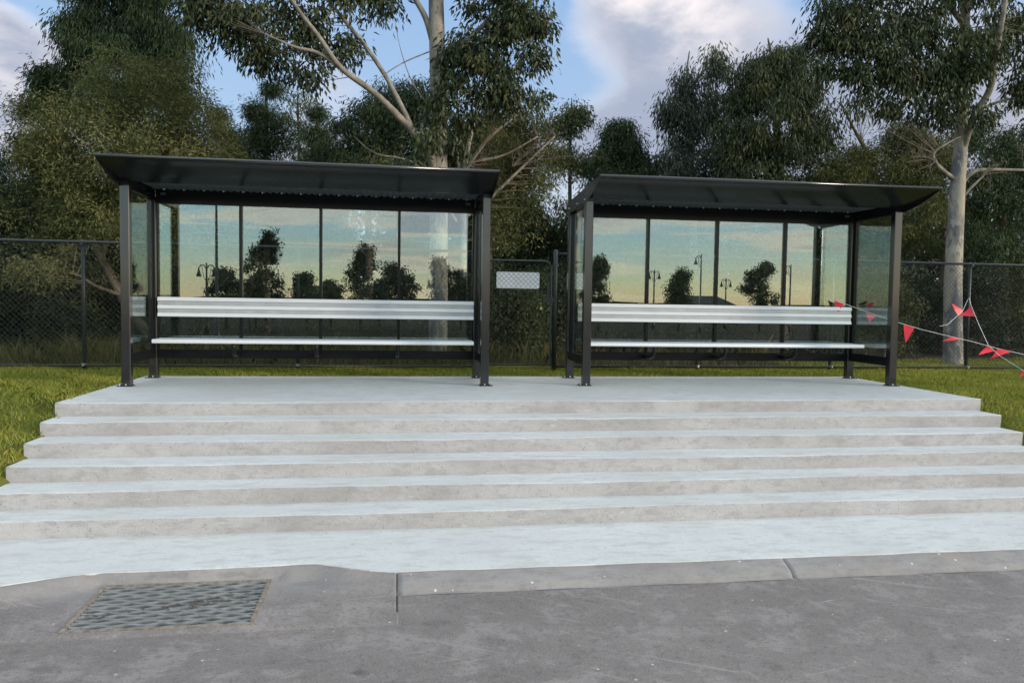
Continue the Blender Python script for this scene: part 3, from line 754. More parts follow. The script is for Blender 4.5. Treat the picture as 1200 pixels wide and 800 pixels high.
# ------------------------------------------------------------------ bunting
def bunting(label, path, flags, extra=None):
    P = [at(*p) for p in path]; root = empty('flag_bunting', P[0]); tag(root, label, 'bunting', 'red flag bunting lines')
    o0 = P[0]
    mb = MB(); mb.smooth = True
    Q = []
    for a, b in zip(P, P[1:]):
        for i in range(6): Q.append(a.lerp(b, i/6))
    Q.append(P[-1]); mb.tube([p-o0 for p in Q], .0032, 5); mb.build('string', M['string'], root)
    for tri in flags:
        a, b, c = [at(*p)-o0 for p in tri]
        n = (b-a).cross(c-a).normalized(); N = 6; top = []; mb = MB(); mb.smooth = True
        idx = {}; vs_ = []
        for i in range(N+1):
            for j in range(N+1-i):
                s_, t_ = i/N, j/N; p = a + (b-a)*t_ + (c-a)*s_
                p = p + n*(.012*math.sin(3.0*t_+4*s_) * (.3+s_))
                idx[i, j] = len(vs_); vs_.append(p)
        fs = []
        for i in range(N):
            for j in range(N-i):
                fs.append((idx[i, j], idx[i, j+1], idx[i+1, j]))
                if j < N-i-1: fs.append((idx[i, j+1], idx[i+1, j+1], idx[i+1, j]))
        k = len(vs_); vs2 = vs_ + [p + n*.0012 for p in vs_]; fs2 = fs + [tuple(k+q for q in f)[::-1] for f in fs]
        mb.add(vs2, fs2); mb.build('flag', M['flag'], root)
    return root
Ya = lambda u: 9.645 - (u-978)/222*.55
def ya(*pts): return [(u, v, Ya(u)) for u, v in pts]
bunting('long string of red triangular flags running from the right shelter post across the grass',
        ya((976, 351.5), (990, 356), (1004, 361), (1026, 369), (1058, 379.5), (1080, 386), (1113, 394), (1140, 400.3), (1168, 408), (1203, 416), (1260, 424), (1330, 428)),
        [ya((977.5, 352), (989, 355.6), (982, 366)), ya((1014.5, 366.3), (1026, 370), (1018.5, 377.5)), ya((1058.8, 380), (1071.8, 383.8), (1061, 401.5)),
         ya((1125.5, 397.5), (1115, 394.3), (1104, 400)), ya((1158, 404.7), (1166, 411), (1146, 415.8)), ya((1185, 411.6), (1169, 408.2), (1161.5, 420))])
bunting('short string of red flags dropping from the fence post beside the gum trunk',
        [(1101, 382, 10.95), (1110, 380.5, 10.97), (1123, 369, 11.02), (1129, 362.5, 11.06), (1134, 351, 11.14), (1136, 349.5, 11.12), (1138, 358, 10.9), (1147, 380, 10.1), (1158, 404, 9.22), (1172, 417, 9.0), (1199, 434, 8.7), (1216, 446, 8.5)],
        [[(1115.6, 355.5, 11.0), (1129, 363.7, 11.05), (1122.7, 369.9, 11.03)], [(1137.8, 359, 10.88), (1142.3, 370.6, 10.6), (1123.3, 370.2, 10.95)], [(1198, 433, 8.72), (1205, 437.5, 8.62), (1194, 443, 8.7)]])

# ------------------------------------------------------------------ grass
nr = np.random.default_rng(5)
def blades(name, rects, hmin, hmax, wid, mt, seed, lean=.5, zoff=0.):
    g = np.random.default_rng(seed); V = []; T = []
    for (x0, x1, y0, y1, dens) in rects:
        n = int((x1-x0)*(y1-y0)*dens)
        x = g.uniform(x0, x1, n); y = g.uniform(y0, y1, n)
        patch = np.sin(x*2.1+1.3*np.sin(y*1.7))*np.cos(y*2.6+x*.7)+.5*np.sin(x*6+y*5)
        z = np.array([gz(a, b) for a, b in zip(x, y)]) + zoff
        h = g.uniform(hmin, hmax, n)*(1+.35*np.clip(patch, -1, 1)); a = g.uniform(0, 2*np.pi, n); ln = g.normal(0, lean, (n, 2))*h[:, None]
        w_ = wid*g.uniform(.6, 1.3, n)
        B = np.stack([x, y, z-.01], 1); d = np.stack([np.cos(a)*w_/2, np.sin(a)*w_/2, 0*a], 1)
        Tp = B + np.stack([ln[:, 0], ln[:, 1], h], 1); Md = B + np.stack([ln[:, 0]*.35, ln[:, 1]*.35, h*.62], 1)
        V.append(np.stack([B-d, B+d, Md+d*.75, Tp, Md-d*.75], 1).reshape(-1, 3))
        T.append(np.clip(.45+.16*patch+g.normal(0, .17, n), 0, 1))
    return np_mesh(name, np.concatenate(V), 5, mt, np.concatenate(T))
tag(blades('grass', [(-9, -3.03, 5.6, 11.9, 1700), (6.31, 13, 5.6, 11.9, 1500), (-3.05, 6.4, 10.0, 11.6, 1500), (6.5, 14, 11.6, 14., 900)], .03, .075, .008, L_['grass'], 1, .55), kind='stuff')
tag(blades('weeds', [(-12, 1.5, 11.5, 13.2, 330), (1.5, 6.5, 11.6, 13., 160), (-12, -3., 11.35, 12.3, 300)], .14, .42, .010, L_['weed'], 2, .45), kind='stuff')

# ------------------------------------------------------------------ trees
def leaves(name, C, rad, per, ll, lw, mt, seed, parent, droop=.6, flat=.8, tint0=.5, tvar=.2):
    """C: clump centres (n,3); leaves scattered round every centre"""
    g = np.random.default_rng(seed); n = len(C)
    per_i = np.maximum(3, (per*g.uniform(.5, 1.5, n)).astype(int))
    idx = np.repeat(np.arange(n), per_i); N = len(idx)
    ctr = C[idx]; rr = (rad*g.uniform(.6, 1.35, n))[idx]
    off = np.clip(g.normal(0, .5, (N, 3)), -.85, .85); off[:, 2] *= flat
    P = ctr + off*rr[:, None]
    ax = g.normal(0, 1, (N, 3)); ax /= np.linalg.norm(ax, axis=1, keepdims=True)
    ax = ax*(1-droop) + np.array([0, 0, -1.])*droop + .35*off
    ax /= np.linalg.norm(ax, axis=1, keepdims=True)+1e-6
    sd = np.cross(ax, g.normal(0, 1, (N, 3))); sd /= np.linalg.norm(sd, axis=1, keepdims=True)+1e-6
    nrm = np.cross(ax, sd)
    L = ll*g.uniform(.65, 1.3, N)[:, None]; W = lw*g.uniform(.7, 1.25, N)[:, None]
    mid = P + ax*L*.42 + nrm*L*.06
    V = np.stack([P, mid+sd*W*.5, P+ax*L, mid-sd*W*.5], 1).reshape(-1, 3)
    ct = g.normal(0, tvar, n)[idx]
    T = np.clip(tint0 + ct + g.normal(0, .13, N), 0, 1)
    return np_mesh(name, V, 4, mt, T, parent)
def bez(a, b, sag, n, g, jit=.0):
    a, b = Vector(a), Vector(b); L = (b-a).length
    c = a.lerp(b, .5) + Vector((g.uniform(-1, 1)*jit*L, g.uniform(-1, 1)*jit*L, sag*L))
    return [a*(1-t)**2 + c*2*t*(1-t) + b*t*t for t in [i/n for i in range(n+1)]]
TREES = []
def tree(name, label, cat, base, trunk, limbs, lobes, leaf, bark, seed, group=None, ll=.15, lw=.032, per=55, rad=.36, droop=.6, flat=.8,
         tint0=.5, tvar=.2, twig=.012, shell=.5, nmul=1., bare=None):
    """base: world point; trunk / limbs: lists of (x, y, z, r) world points; lobes: (centre, (rx, ry, rz), clumps)"""
    g = random.Random(seed); gn = np.random.default_rng(seed)
    b = Vector(base); root = empty(name, b); tag(root, label, cat, group)
    mb = MB(); mb.smooth = True; sk = []
    for kk, pl_ in enumerate([trunk]+limbs):
        mb.mi = 2 if kk else 0
        P = [Vector(p[:3])-b for p in pl_]; Rr = [p[3] for p in pl_]
        Q, q = [], []
        n = 6
        for i in range(len(P)-1):                         # Catmull-Rom so that limbs bend smoothly
            p0, p1, p2, p3 = P[max(i-1, 0)], P[i], P[i+1], P[min(i+2, len(P)-1)]
            for k in range(n):
                t = k/n
                v = .5*((2*p1) + (p2-p0)*t + (2*p0-5*p1+4*p2-p3)*t*t + (3*p1-p0-3*p2+p3)*t**3)
                Q.append(v); q.append(Rr[i]*(1-t)+Rr[i+1]*t)
        Q.append(P[-1]); q.append(Rr[-1])
        mb.tube(Q, q, 12 if max(q) > .08 else 7); sk += list(zip(Q, q))
    mb.mi = 1
    skp = np.array([tuple(p) for p, _ in sk]); C = []
    for (c, r, n) in lobes:
        n = max(3, int(n*nmul)); c = np.array(tuple(Vector(c)-b)); r = np.array(r)
        d = gn.normal(0, 1, (n, 3)); d /= np.linalg.norm(d, axis=1, keepdims=True)
        t = gn.uniform(0, 1, n)**(1/3*(1-shell)+.05*shell if shell < 1 else .05)
        t = np.clip(t*gn.normal(1, .1, n), 0, 1.25)
        pts = c + d*t[:, None]*r
        pts = pts + gn.normal(0, .12, (n, 3))*r.min()
        C.append(pts)
    C = np.concatenate(C); C = C[C[:, 2] + b.z > gz(0, 12)+.12]
    for p in C[::1 if len(C) < 260 else 2]:
        dist = np.linalg.norm(skp-p, axis=1) + np.where(skp[:, 2] > p[2], .6, 0)
        k = int(np.argmin(dist)); a = sk[k][0]; r0 = min(sk[k][1]*.6, twig*(1+.2*min(4, dist[k])))
        if dist[k] < .1: continue
        Q = bez(a, p, -.06 if droop > .5 else .05, 5, g, .12)
        mb.tube(Q, [r0*(1-.8*i/5) for i in range(6)], 5, cap=False)
    if bare:                                               # leafless twigs
        for (a, bnd, n, ln) in bare:
            a = Vector(a)-b
            for _ in range(n):
                e = a + Vector((g.gauss(bnd[0], ln*.5), g.gauss(bnd[1], ln*.35), g.gauss(bnd[2], ln*.4)))
                Q = bez(a, e, .12, 7, g, .18); mb.tube(Q, [.008*(1-.8*i/7) for i in range(8)], 5, cap=False)
                for _k in range(5):
                    i = g.randint(2, 6); q = Q[i]; e2 = q + Vector((g.gauss(0, ln*.3), g.gauss(0, ln*.2), g.gauss(.12, ln*.25)))
                    mb.tube(bez(q, e2, .1, 4, g, .2), [.004*(1-.6*j/4) for j in range(5)], 4, cap=False)
    mb.build('trunk', [bark, M['twig'], M['limb'] if bark is M['gum'] else bark], root)
    leaves('crown', C, rad*.78, per*1.4, ll*.74, lw*.78, leaf, seed, root, droop, flat, tint0, tvar)
    return root
def lob(u, v, Y, rpx, n, ry=.8, asp=1.):
    """an ellipsoid seen at pixel (u, v) with a radius of rpx photo pixels at depth Y"""
    r = max(rpx*.55, rpx-9)*Y/FPX; return (at(u, v, Y), (r, r*ry, r*asp), n)
def seg(*pts): return [(*at(u, v, Y), r) for u, v, Y, r in pts]
def groundpt(u, Y): p = at(u, 430, Y); return Vector((p.x, Y, gz(p.x, Y)-.05))
def gtrunk(u, Y, r, *pts):
    b = groundpt(u, Y); return b, [(b.x, b.y, b.z-.1, r*1.25), (b.x, b.y, b.z+.25, r)] + seg(*pts)

# A: the big olive wattle at the left
b, tr = gtrunk(178, 14.6, .10, (150, 360, 14.6, .085), (118, 300, 14.6, .07), (95, 250, 14.6, .055), (82, 205, 14.6, .04))
tree('wattle_tree', 'large olive green bushy tree with bent pale stems behind the left fence', 'tree', b, tr,
     [seg((150, 360, 14.6, .06), (190, 290, 14.8, .05), (205, 200, 14.8, .03), (200, 110, 14.8, .015)), seg((118, 300, 14.6, .05), (150, 220, 14.9, .04), (160, 120, 14.9, .018)),
      seg((140, 345, 14.5, .04), (112, 335, 14.2, .03), (90, 322, 14.0, .02), (60, 318, 13.9, .012))],
     [lob(165, 135, 15, 75, 120), lob(105, 185, 14.7, 68, 95), lob(225, 180, 14.9, 62, 95), lob(262, 215, 15, 42, 48), lob(60, 190, 15, 40, 40), lob(165, 225, 14.4, 85, 120),
      lob(60, 250, 14.8, 50, 30), lob(120, 275, 14.9, 60, 26), lob(230, 262, 14.9, 60, 34), lob(45, 322, 13.9, 36, 18, .6, .5), lob(100, 235, 14.5, 40, 24), lob(30, 130, 15.2, 18, 10)],
     L_['acacia'], M['bark'], 11, ll=.11, lw=.024, per=115, rad=.42, droop=.35, tint0=.52, tvar=.3)
# B: the tall dark one rising behind it
b, tr = gtrunk(150, 17.2, .17, (150, 250, 17.2, .14), (148, 120, 17.2, .10), (150, 0, 17.2, .06), (152, -110, 17.2, .02))
tree('weeping_tree', 'tall dark green weeping tree rising out of frame behind the olive tree', 'tree', b, tr, [],
     [lob(150, 55, 17.2, 72, 110), lob(105, 40, 17.2, 42, 60), lob(190, 55, 17, 34, 46), lob(130, -25, 17.2, 58, 70), lob(175, -30, 17.2, 48, 50), lob(150, -90, 17.2, 45, 40), lob(212, 112, 17.3, 24, 20), lob(90, 90, 17.3, 22, 18), lob(150, 130, 17.3, 70, 50)],
     L_['dark'], M['bark'], 12, ll=.17, lw=.03, per=85, rad=.42, droop=.75, tint0=.5, tvar=.22)
b, tr = gtrunk(58, 18, .11, (58, 250, 18, .09), (56, 150, 18, .06), (55, 70, 18, .02))
tree('rounded_tree', 'small dark tree with a rounded top against the left sky', 'tree', b, tr, [],
     [lob(56, 92, 18, 20, 34), lob(62, 120, 18, 24, 30), lob(48, 170, 18, 32, 36), lob(60, 230, 18, 40, 36)],
     L_['dark'], M['bark'], 13, ll=.17, lw=.032, per=90, rad=.38, droop=.6)
b, tr = gtrunk(-15, 17, .12, (-15, 300, 17, .1), (-12, 220, 17, .05))
tree('bushy_tree', 'dark bushy tree cut off by the left frame edge above the fence', 'tree', b, tr, [],
     [lob(-20, 215, 17, 48, 60), lob(15, 240, 16.6, 42, 50), lob(-70, 180, 17, 60, 60), lob(-10, 300, 16, 60, 60), lob(-120, 260, 16.5, 70, 50)],
     L_['dark'], M['bark'], 14, ll=.15, lw=.03, per=75, rad=.42, tint0=.4)
b, tr = gtrunk(70, 16, .08, (70, 330, 16, .06), (75, 250, 16, .03))
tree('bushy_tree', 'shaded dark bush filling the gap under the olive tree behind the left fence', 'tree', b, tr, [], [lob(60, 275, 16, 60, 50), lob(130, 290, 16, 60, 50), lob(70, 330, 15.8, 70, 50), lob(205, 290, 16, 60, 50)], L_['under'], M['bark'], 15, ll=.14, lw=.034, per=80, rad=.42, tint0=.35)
# E: dark casuarinas between the wattle and the middle gum
for k, (u, vt, wd, Y, lb) in enumerate(((312, 92, 46, 20, 'dark green she oak with a peaked top right of the olive tree'), (372, 120, 44, 21.5, 'dark green she oak behind the low left limb of the middle gum'),
                                        (262, 122, 26, 21.5, 'small dark she oak half hidden by the olive tree'))):
    b, tr = gtrunk(u, Y, .11, (u, 280, Y, .09), (u, vt+50, Y, .05), (u, vt+5, Y, .015))
    lbs = []; v = vt
    for j in range(7):
        lbs.append(lob(u+random.Random(j+k*9).uniform(-10, 10), vt+12+j*26, Y, min(wd, 10+j*11), 14+j*11, .8, .7))
    tree('she_oak', lb, 'tree', b, tr, [], lbs, L_['dark'], M['bark'], 20+k, group='she oaks behind the left shelter', ll=.2, lw=.022, per=75, rad=.36, droop=.45, tint0=.5 if k != 1 else .42)
b, tr = gtrunk(352, 24, .09, (352, 280, 24, .07), (350, 160, 24, .04), (348, 100, 24, .01))
tree('wispy_tree', 'thin wispy pale tree between the two she oaks', 'tree', b, tr, [], [lob(350, 130, 24, 30, 26, .8, 1.2), lob(350, 190, 24, 40, 40)], L_['pale'], M['bark'], 24, ll=.2, lw=.04, per=34, rad=.4, tint0=.4)

# F: the middle gum
b, tr = gtrunk(513, 13.1, .165, (514, 300, 13.1, .155), (514, 180, 13.1, .148), (513, 90, 13.1, .135), (511, 0, 13.1, .125), (508, -120, 13.1, .10), (506, -260, 13.1, .06))
tree('gum_tree', 'smooth pale gum behind the left shelter with long low limbs reaching left', 'tree', b, tr,
     [seg((510, 212, 13.1, .075), (503, 178, 12.95, .075), (480, 150, 12.8, .062), (440, 110, 12.5, .050), (400, 80, 12.2, .042), (375, 45, 12.0, .034), (345, 5, 11.9, .028), (320, -40, 11.8, .02)),
      seg((482, 148, 12.8, .044), (455, 95, 12.8, .038), (425, 50, 12.8, .033), (400, 20, 12.9, .03), (370, -20, 13.0, .02)),
      seg((400, 80, 12.2, .03), (372, 62, 12.1, .028), (345, 55, 12.0, .02), (310, 40, 12.0, .012)),
      seg((512, 70, 13.1, .06), (500, 25, 13.1, .05), (484, -5, 13.1, .045), (460, -50, 13.1, .03)),
      seg((513, 85, 13.1, .06), (540, 55, 13., .045), (575, 20, 12.9, .035), (600, -20, 12.9, .02)),
      seg((511, -20, 13.1, .06), (540, -80, 13., .045), (590, -130, 12.9, .02)), seg((508, -60, 13.1, .06), (450, -120, 13., .04), (390, -160, 12.9, .02)),
      seg((505, 60, 12.9, .012), (470, 75, 12.8, .010), (440, 95, 12.7, .006)), seg((508, 130, 12.9, .012), (485, 100, 12.8, .01), (470, 60, 12.8, .006), (462, 20, 12.8, .004))],
     [lob(240, 2, 12.6, 36, 26, .8, .7), lob(282, 32, 12.6, 36, 26, .8, .8), lob(310, 72, 12.6, 26, 16), lob(345, 28, 12.9, 38, 24), lob(395, 55, 13.0, 32, 15), lob(362, 90, 12.8, 20, 8, .8, .6), lob(280, -40, 12.5, 60, 34), lob(420, -8, 13, 40, 20), lob(455, 5, 13.1, 20, 5), lob(345, -30, 12.8, 40, 22),
      lob(572, 40, 13.0, 42, 34), lob(610, 18, 12.9, 36, 24), lob(572, 88, 13.0, 40, 30), lob(622, 70, 12.9, 22, 10), lob(600, 112, 13, 26, 14), lob(540, 138, 13.1, 20, 8), lob(565, -30, 12.9, 46, 28), lob(626, 118, 12.9, 16, 5), lob(540, 70, 13.2, 26, 12), lob(636, 30, 12.9, 14, 6),
      lob(480, 195, 12.9, 26, 8), lob(535, 165, 13.0, 20, 6), lob(528, 98, 12.8, 20, 9), lob(508, 140, 12.8, 15, 6), lob(515, 112, 12.8, 16, 6), lob(500, 165, 12.7, 18, 7), lob(532, 62, 12.8, 18, 7),
      lob(480, -190, 13, 90, 50), lob(590, -150, 13, 70, 40), lob(390, -170, 12.9, 80, 40)],
     L_['gum'], M['gum'], 31, ll=.17, lw=.048, per=46, rad=.36, droop=.62, tint0=.42, tvar=.26, twig=.006, nmul=.85)
# twiggy shrubs right of it, with bare branches
b, tr = gtrunk(545, 14.4, .07, (543, 300, 14.4, .06), (545, 200, 14.3, .05), (556, 140, 14.3, .03), (565, 100, 14.3, .014))
tree('twiggy_tree', 'thin twiggy tree with bare pale branches just right of the middle gum', 'tree', b, tr,
     [seg((545, 200, 14.3, .04), (570, 165, 14.2, .03), (600, 140, 14.2, .014)), seg((550, 190, 14.3, .035), (590, 182, 14.2, .022), (630, 160, 14.2, .01)), seg((556, 250, 14.3, .04), (610, 198, 14.2, .025), (650, 160, 14.2, .012)), seg((540, 215, 14.3, .03), (535, 160, 14.3, .02), (540, 105, 14.3, .008)),
      seg((535, 260, 14.3, .03), (490, 195, 14.2, .022), (440, 180, 14.2, .014), (415, 160, 14.2, .006))],
     [lob(590, 175, 14.8, 56, 60), lob(630, 195, 14.8, 42, 42), lob(560, 215, 14.8, 44, 36), lob(620, 140, 15, 34, 26), lob(600, 250, 14.6, 50, 46), lob(440, 210, 14.8, 44, 24)],
     L_['acacia'], M['gum'], 32, twig=.006, ll=.12, lw=.026, per=60, rad=.38, droop=.45, tint0=.42, tvar=.22,
     bare=[(at(548, 195, 14.2), (.35, 0, .55), 12, 1.1), (at(600, 195, 14.2), (.6, 0, .35), 8, .9)])
b, tr = gtrunk(432, 17.5, .1, (432, 280, 17.5, .08), (430, 150, 17.5, .03))
tree('thicket_tree', 'dark thicket tree seen under the left limbs of the middle gum', 'tree', b, tr, [], [lob(440, 150, 17.5, 46, 60), lob(470, 175, 17.5, 40, 40), lob(405, 175, 17.5, 42, 46), lob(430, 225, 17, 60, 50), lob(482, 118, 17.8, 32, 34), lob(455, 130, 17.6, 34, 34), lob(500, 150, 17.8, 34, 34)], L_['dark'], M['bark'], 33, ll=.15, lw=.03, per=75, rad=.4, tint0=.42)
b, tr = gtrunk(668, 20, .09, (668, 300, 20, .07), (668, 180, 20, .04), (670, 115, 20, .012))
tree('sparse_tree', 'sparse pale green tree with sky showing through between the shelters', 'tree', b, tr, [], [lob(672, 140, 20, 24, 30, .8, 1.1), lob(660, 185, 20, 26, 26), lob(685, 195, 20, 22, 20), lob(668, 265, 19, 46, 34), lob(648, 150, 20, 14, 8)], L_['pale'], M['bark'], 34, ll=.16, lw=.036, per=60, rad=.4, tint0=.45)
b, tr = gtrunk(728, 18.5, .11, (728, 300, 18.5, .09), (727, 190, 18.5, .05), (727, 140, 18.5, .015))
tree('domed_tree', 'dense dark domed tree above the left end of the right shelter', 'tree', b, tr, [], [lob(727, 165, 18.5, 29, 60), lob(712, 195, 18.5, 28, 44), lob(745, 200, 18.5, 28, 44), lob(727, 240, 18.2, 48, 70), lob(700, 270, 18, 40, 40), lob(755, 260, 18, 40, 40)], L_['dark'], M['bark'], 35, ll=.14, lw=.03, per=105, rad=.36, tint0=.42, shell=.7)
# K, L: gums above the right shelter
b, tr = gtrunk(812, 18.5, .13, (812, 260, 18.5, .1), (808, 150, 18.5, .06), (805, 90, 18.5, .03), (808, 60, 18.5, .012))
tree('slender_gum', 'slender grey green gum with a feathery top above the right shelter', 'tree', b, tr, [seg((810, 170, 18.5, .05), (830, 110, 18.4, .03), (838, 60, 18.4, .01)), seg((811, 200, 18.5, .05), (785, 150, 18.4, .03), (778, 120, 18.4, .012))],
     [lob(806, 100, 18.5, 20, 24, .8, 1.4), lob(838, 80, 18.4, 18, 20, .8, 1.5), lob(785, 130, 18.4, 18, 24), lob(805, 150, 18.5, 32, 40), lob(840, 130, 18.5, 30, 38), lob(800, 195, 18.4, 38, 50), lob(780, 225, 18.2, 40, 40), lob(845, 195, 18.4, 40, 46)],
     L_['blue'], M['gum'], 36, ll=.19, lw=.038, per=48, rad=.4, droop=.78, flat=1.1, tint0=.45)
b, tr = gtrunk(915, 17, .16, (915, 250, 17, .13), (910, 150, 17, .08), (905, 80, 17, .04), (900, 45, 17, .015))
tree('spreading_gum', 'broad dark spreading gum above the middle of the right shelter', 'tree', b, tr, [seg((914, 190, 17, .07), (950, 130, 16.8, .04), (975, 100, 16.7, .02)), seg((914, 210, 17, .07), (880, 140, 16.8, .04), (865, 100, 16.7, .02))],
     [lob(905, 80, 17, 38, 60), lob(875, 105, 16.8, 34, 54), lob(935, 105, 17, 36, 56), lob(900, 145, 16.7, 55, 80), lob(960, 150, 16.8, 34, 40), lob(860, 165, 16.7, 34, 40), lob(930, 70, 17, 24, 24), lob(920, 200, 16.6, 55, 60), lob(880, 215, 16.5, 50, 50)],
     L_['gum'], M['bark'], 37, ll=.18, lw=.04, per=56, rad=.37, droop=.72, tint0=.4)
# M: the gum at the right
b, tr = gtrunk(1116, 12.6, .165, (1117, 330, 12.6, .150), (1121, 240, 12.6, .132), (1127, 150, 12.6, .108), (1128, 90, 12.6, .09), (1131, 20, 12.6, .08), (1134, -80, 12.6, .06), (1138, -200, 12.6, .03))
tree('gum_tree', 'tall pale gum at the right with a mottled trunk beside the fence post', 'tree', b, tr,
     [seg((1126, 185, 12.6, .07), (1140, 140, 12.4, .065), (1160, 105, 12.15, .058), (1168, 60, 11.95, .048), (1176, 15, 11.85, .042), (1185, -50, 11.8, .03)),
      seg((1146, 130, 12.5, .03), (1175, 118, 12.5, .025), (1215, 112, 12.5, .015)),
      seg((1123, 222, 12.6, .04), (1140, 202, 12.5, .035), (1165, 199, 12.5, .03), (1215, 200, 12.4, .02)),
      seg((1121, 240, 12.6, .03), (1136, 222, 12.5, .022), (1152, 206, 12.45, .018), (1160, 195, 12.4, .01)),
      seg((1121, 212, 12.6, .045), (1100, 195, 12.5, .035), (1094, 180, 12.45, .025), (1110, 168, 12.4, .018), (1126, 160, 12.4, .01)),
      seg((1128, 90, 12.6, .06), (1090, 50, 12.5, .045), (1050, 20, 12.4, .03), (1000, 10, 12.4, .015)),
      seg((1130, 30, 12.6, .05), (1080, -30, 12.5, .04), (1020, -60, 12.4, .02))],
     [lob(985, 30, 12.4, 40, 40), lob(1030, 55, 12.4, 44, 46), lob(1085, 60, 12.4, 50, 54), lob(1140, 60, 12.2, 44, 44), lob(1185, 40, 12.4, 40, 34), lob(1000, -20, 12.4, 55, 40), lob(1080, -10, 12.4, 60, 50), lob(1160, -20, 12.4, 50, 40), lob(1050, 100, 12.4, 36, 26), lob(1110, 105, 12.3, 36, 30), lob(975, 80, 12.4, 26, 16),
      lob(1195, 110, 12.5, 26, 16), lob(1225, 70, 12.4, 44, 30), lob(1010, 95, 12.4, 30, 18), lob(1100, -120, 12.5, 90, 50), lob(1200, -120, 12.5, 80, 40), lob(1000, -110, 12.5, 70, 40), lob(1210, 150, 12.5, 20, 8), lob(1040, 132, 12.4, 20, 8), lob(1000, 122, 12.4, 18, 6), lob(1072, 138, 12.4, 16, 5), lob(1152, 136, 12.2, 18, 7), lob(960, 45, 12.4, 18, 8), lob(1108, 135, 12.3, 18, 7)],
     L_['gum'], M['gum'], 41, ll=.165, lw=.046, per=42, rad=.33, droop=.66, tint0=.45, tvar=.22, twig=.006, nmul=.78,
     bare=[(at(1096, 190, 12.45), (-.45, 0, -.1), 9, .6), (at(1150, 206, 12.4), (.3, 0, .1), 4, .5)])
# right hand background
b, tr = gtrunk(1035, 16.5, .13, (1035, 260, 16.5, .11), (1020, 190, 16.5, .06), (1000, 150, 16.4, .03), (985, 120, 16.3, .012))
tree('leaning_tree', 'olive green tree with a bare leaning branch left of the right gum trunk', 'tree', b, tr, [seg((1030, 220, 16.5, .05), (1065, 175, 16.4, .035), (1080, 150, 16.4, .012))],
     [lob(1060, 165, 16.5, 34, 44), lob(1085, 195, 16.4, 38, 44), lob(1035, 200, 16.4, 42, 50), lob(995, 200, 16.4, 40, 44), lob(1060, 250, 16.2, 60, 60), lob(1000, 260, 16.2, 50, 46), lob(960, 210, 16.4, 40, 40)],
     L_['acacia'], M['bark'], 42, ll=.14, lw=.028, per=80, rad=.4, droop=.5, tint0=.38, tvar=.2, bare=[(at(1010, 165, 16.3), (-.1, 0, .5), 7, .7)])
b, tr = gtrunk(1175, 16, .12, (1175, 270, 16, .1), (1172, 180, 16, .04))
tree('leafy_tree', 'dark leafy tree right of the right gum trunk at the frame edge', 'tree', b, tr, [], [lob(1175, 180, 16, 36, 44), lob(1205, 200, 16, 40, 44), lob(1160, 225, 15.8, 44, 50), lob(1200, 270, 15.8, 60, 54), lob(1150, 290, 15.6, 44, 40), lob(1250, 190, 16, 60, 46)], L_['dark'], M['bark'], 43, ll=.14, lw=.03, per=80, rad=.4, tint0=.48)
b, tr = gtrunk(1105, 20, .12, (1105, 270, 20, .1), (1100, 180, 20, .04))
tree('thicket_tree', 'dark thicket tree directly behind the right gum trunk', 'tree', b, tr, [], [lob(1105, 185, 20, 40, 40), lob(1140, 160, 20, 26, 22), lob(1105, 250, 19.5, 60, 50), lob(1075, 215, 20, 34, 30)], L_['dark'], M['bark'], 44, ll=.18, lw=.036, per=70, rad=.42, tint0=.4)
# a second row that closes the wood, every tree its own
row = [(-260, 150, 80, 22, 'bushy_tree', 'dark background tree far out to the left of the olive tree'), (25, 215, 60, 22, 'bushy_tree', 'dark background tree under the left patch of sky'),
       (205, 200, 70, 21, 'bushy_tree', 'dark background tree hidden deep behind the olive tree'), (335, 200, 60, 25, 'bushy_tree', 'dark background tree low behind the she oaks'),
       (520, 165, 60, 22, 'bushy_tree', 'dark background tree behind the middle gum trunk'), (572, 128, 40, 18.5, 'bushy_tree', 'dark background tree under the right hand foliage of the middle gum'), (605, 225, 50, 19.5, 'bushy_tree', 'dark background tree low behind the twiggy branches'),
       (770, 225, 44, 22, 'bushy_tree', 'dark background tree low between the domed tree and the slender gum'), (860, 190, 70, 22, 'bushy_tree', 'dark background tree behind the broad spreading gum'),
       (990, 195, 60, 22, 'bushy_tree', 'dark background tree behind the leaning branch'), (1240, 180, 80, 21, 'bushy_tree', 'dark background tree past the right frame edge'), (1420, 120, 100, 22, 'bushy_tree', 'dark background tree far out to the right')]
for k, (u, vt, r, Y, nm, lb) in enumerate(row):
    b, tr = gtrunk(u, Y, .12, (u, 300, Y, .1), (u, vt+30, Y, .03))
    g = random.Random(k)
    lbs = [lob(u, vt+r*.6, Y, r*.7, 46), lob(u-r*.5, vt+r*1.1, Y, r*.75, 40), lob(u+r*.55, vt+r*1.2, Y, r*.75, 40), lob(u+g.uniform(-9, 9), vt+r*2., Y-.5, r*1.1, 56), lob(u+g.uniform(-20, 20), vt+r*2.9, Y-1, r*1.1, 44)]
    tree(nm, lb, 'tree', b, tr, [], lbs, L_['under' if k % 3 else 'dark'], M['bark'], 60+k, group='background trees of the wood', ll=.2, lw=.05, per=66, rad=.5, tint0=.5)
gw = np.random.default_rng(77); nW = 1700
wx = gw.uniform(-34, 62, nW); wy = gw.uniform(29, 36, nW); wz = gw.uniform(.2, 1, nW)*(4.6+1.2*np.sin(wx*.55)+.7*np.sin(wx*1.7+1))
tag(leaves('far_wood', np.stack([wx, wy, wz], 1), .9, 80, .38, .13, L_['under'], 77, None, .5, .8, .45, .2), kind='stuff')
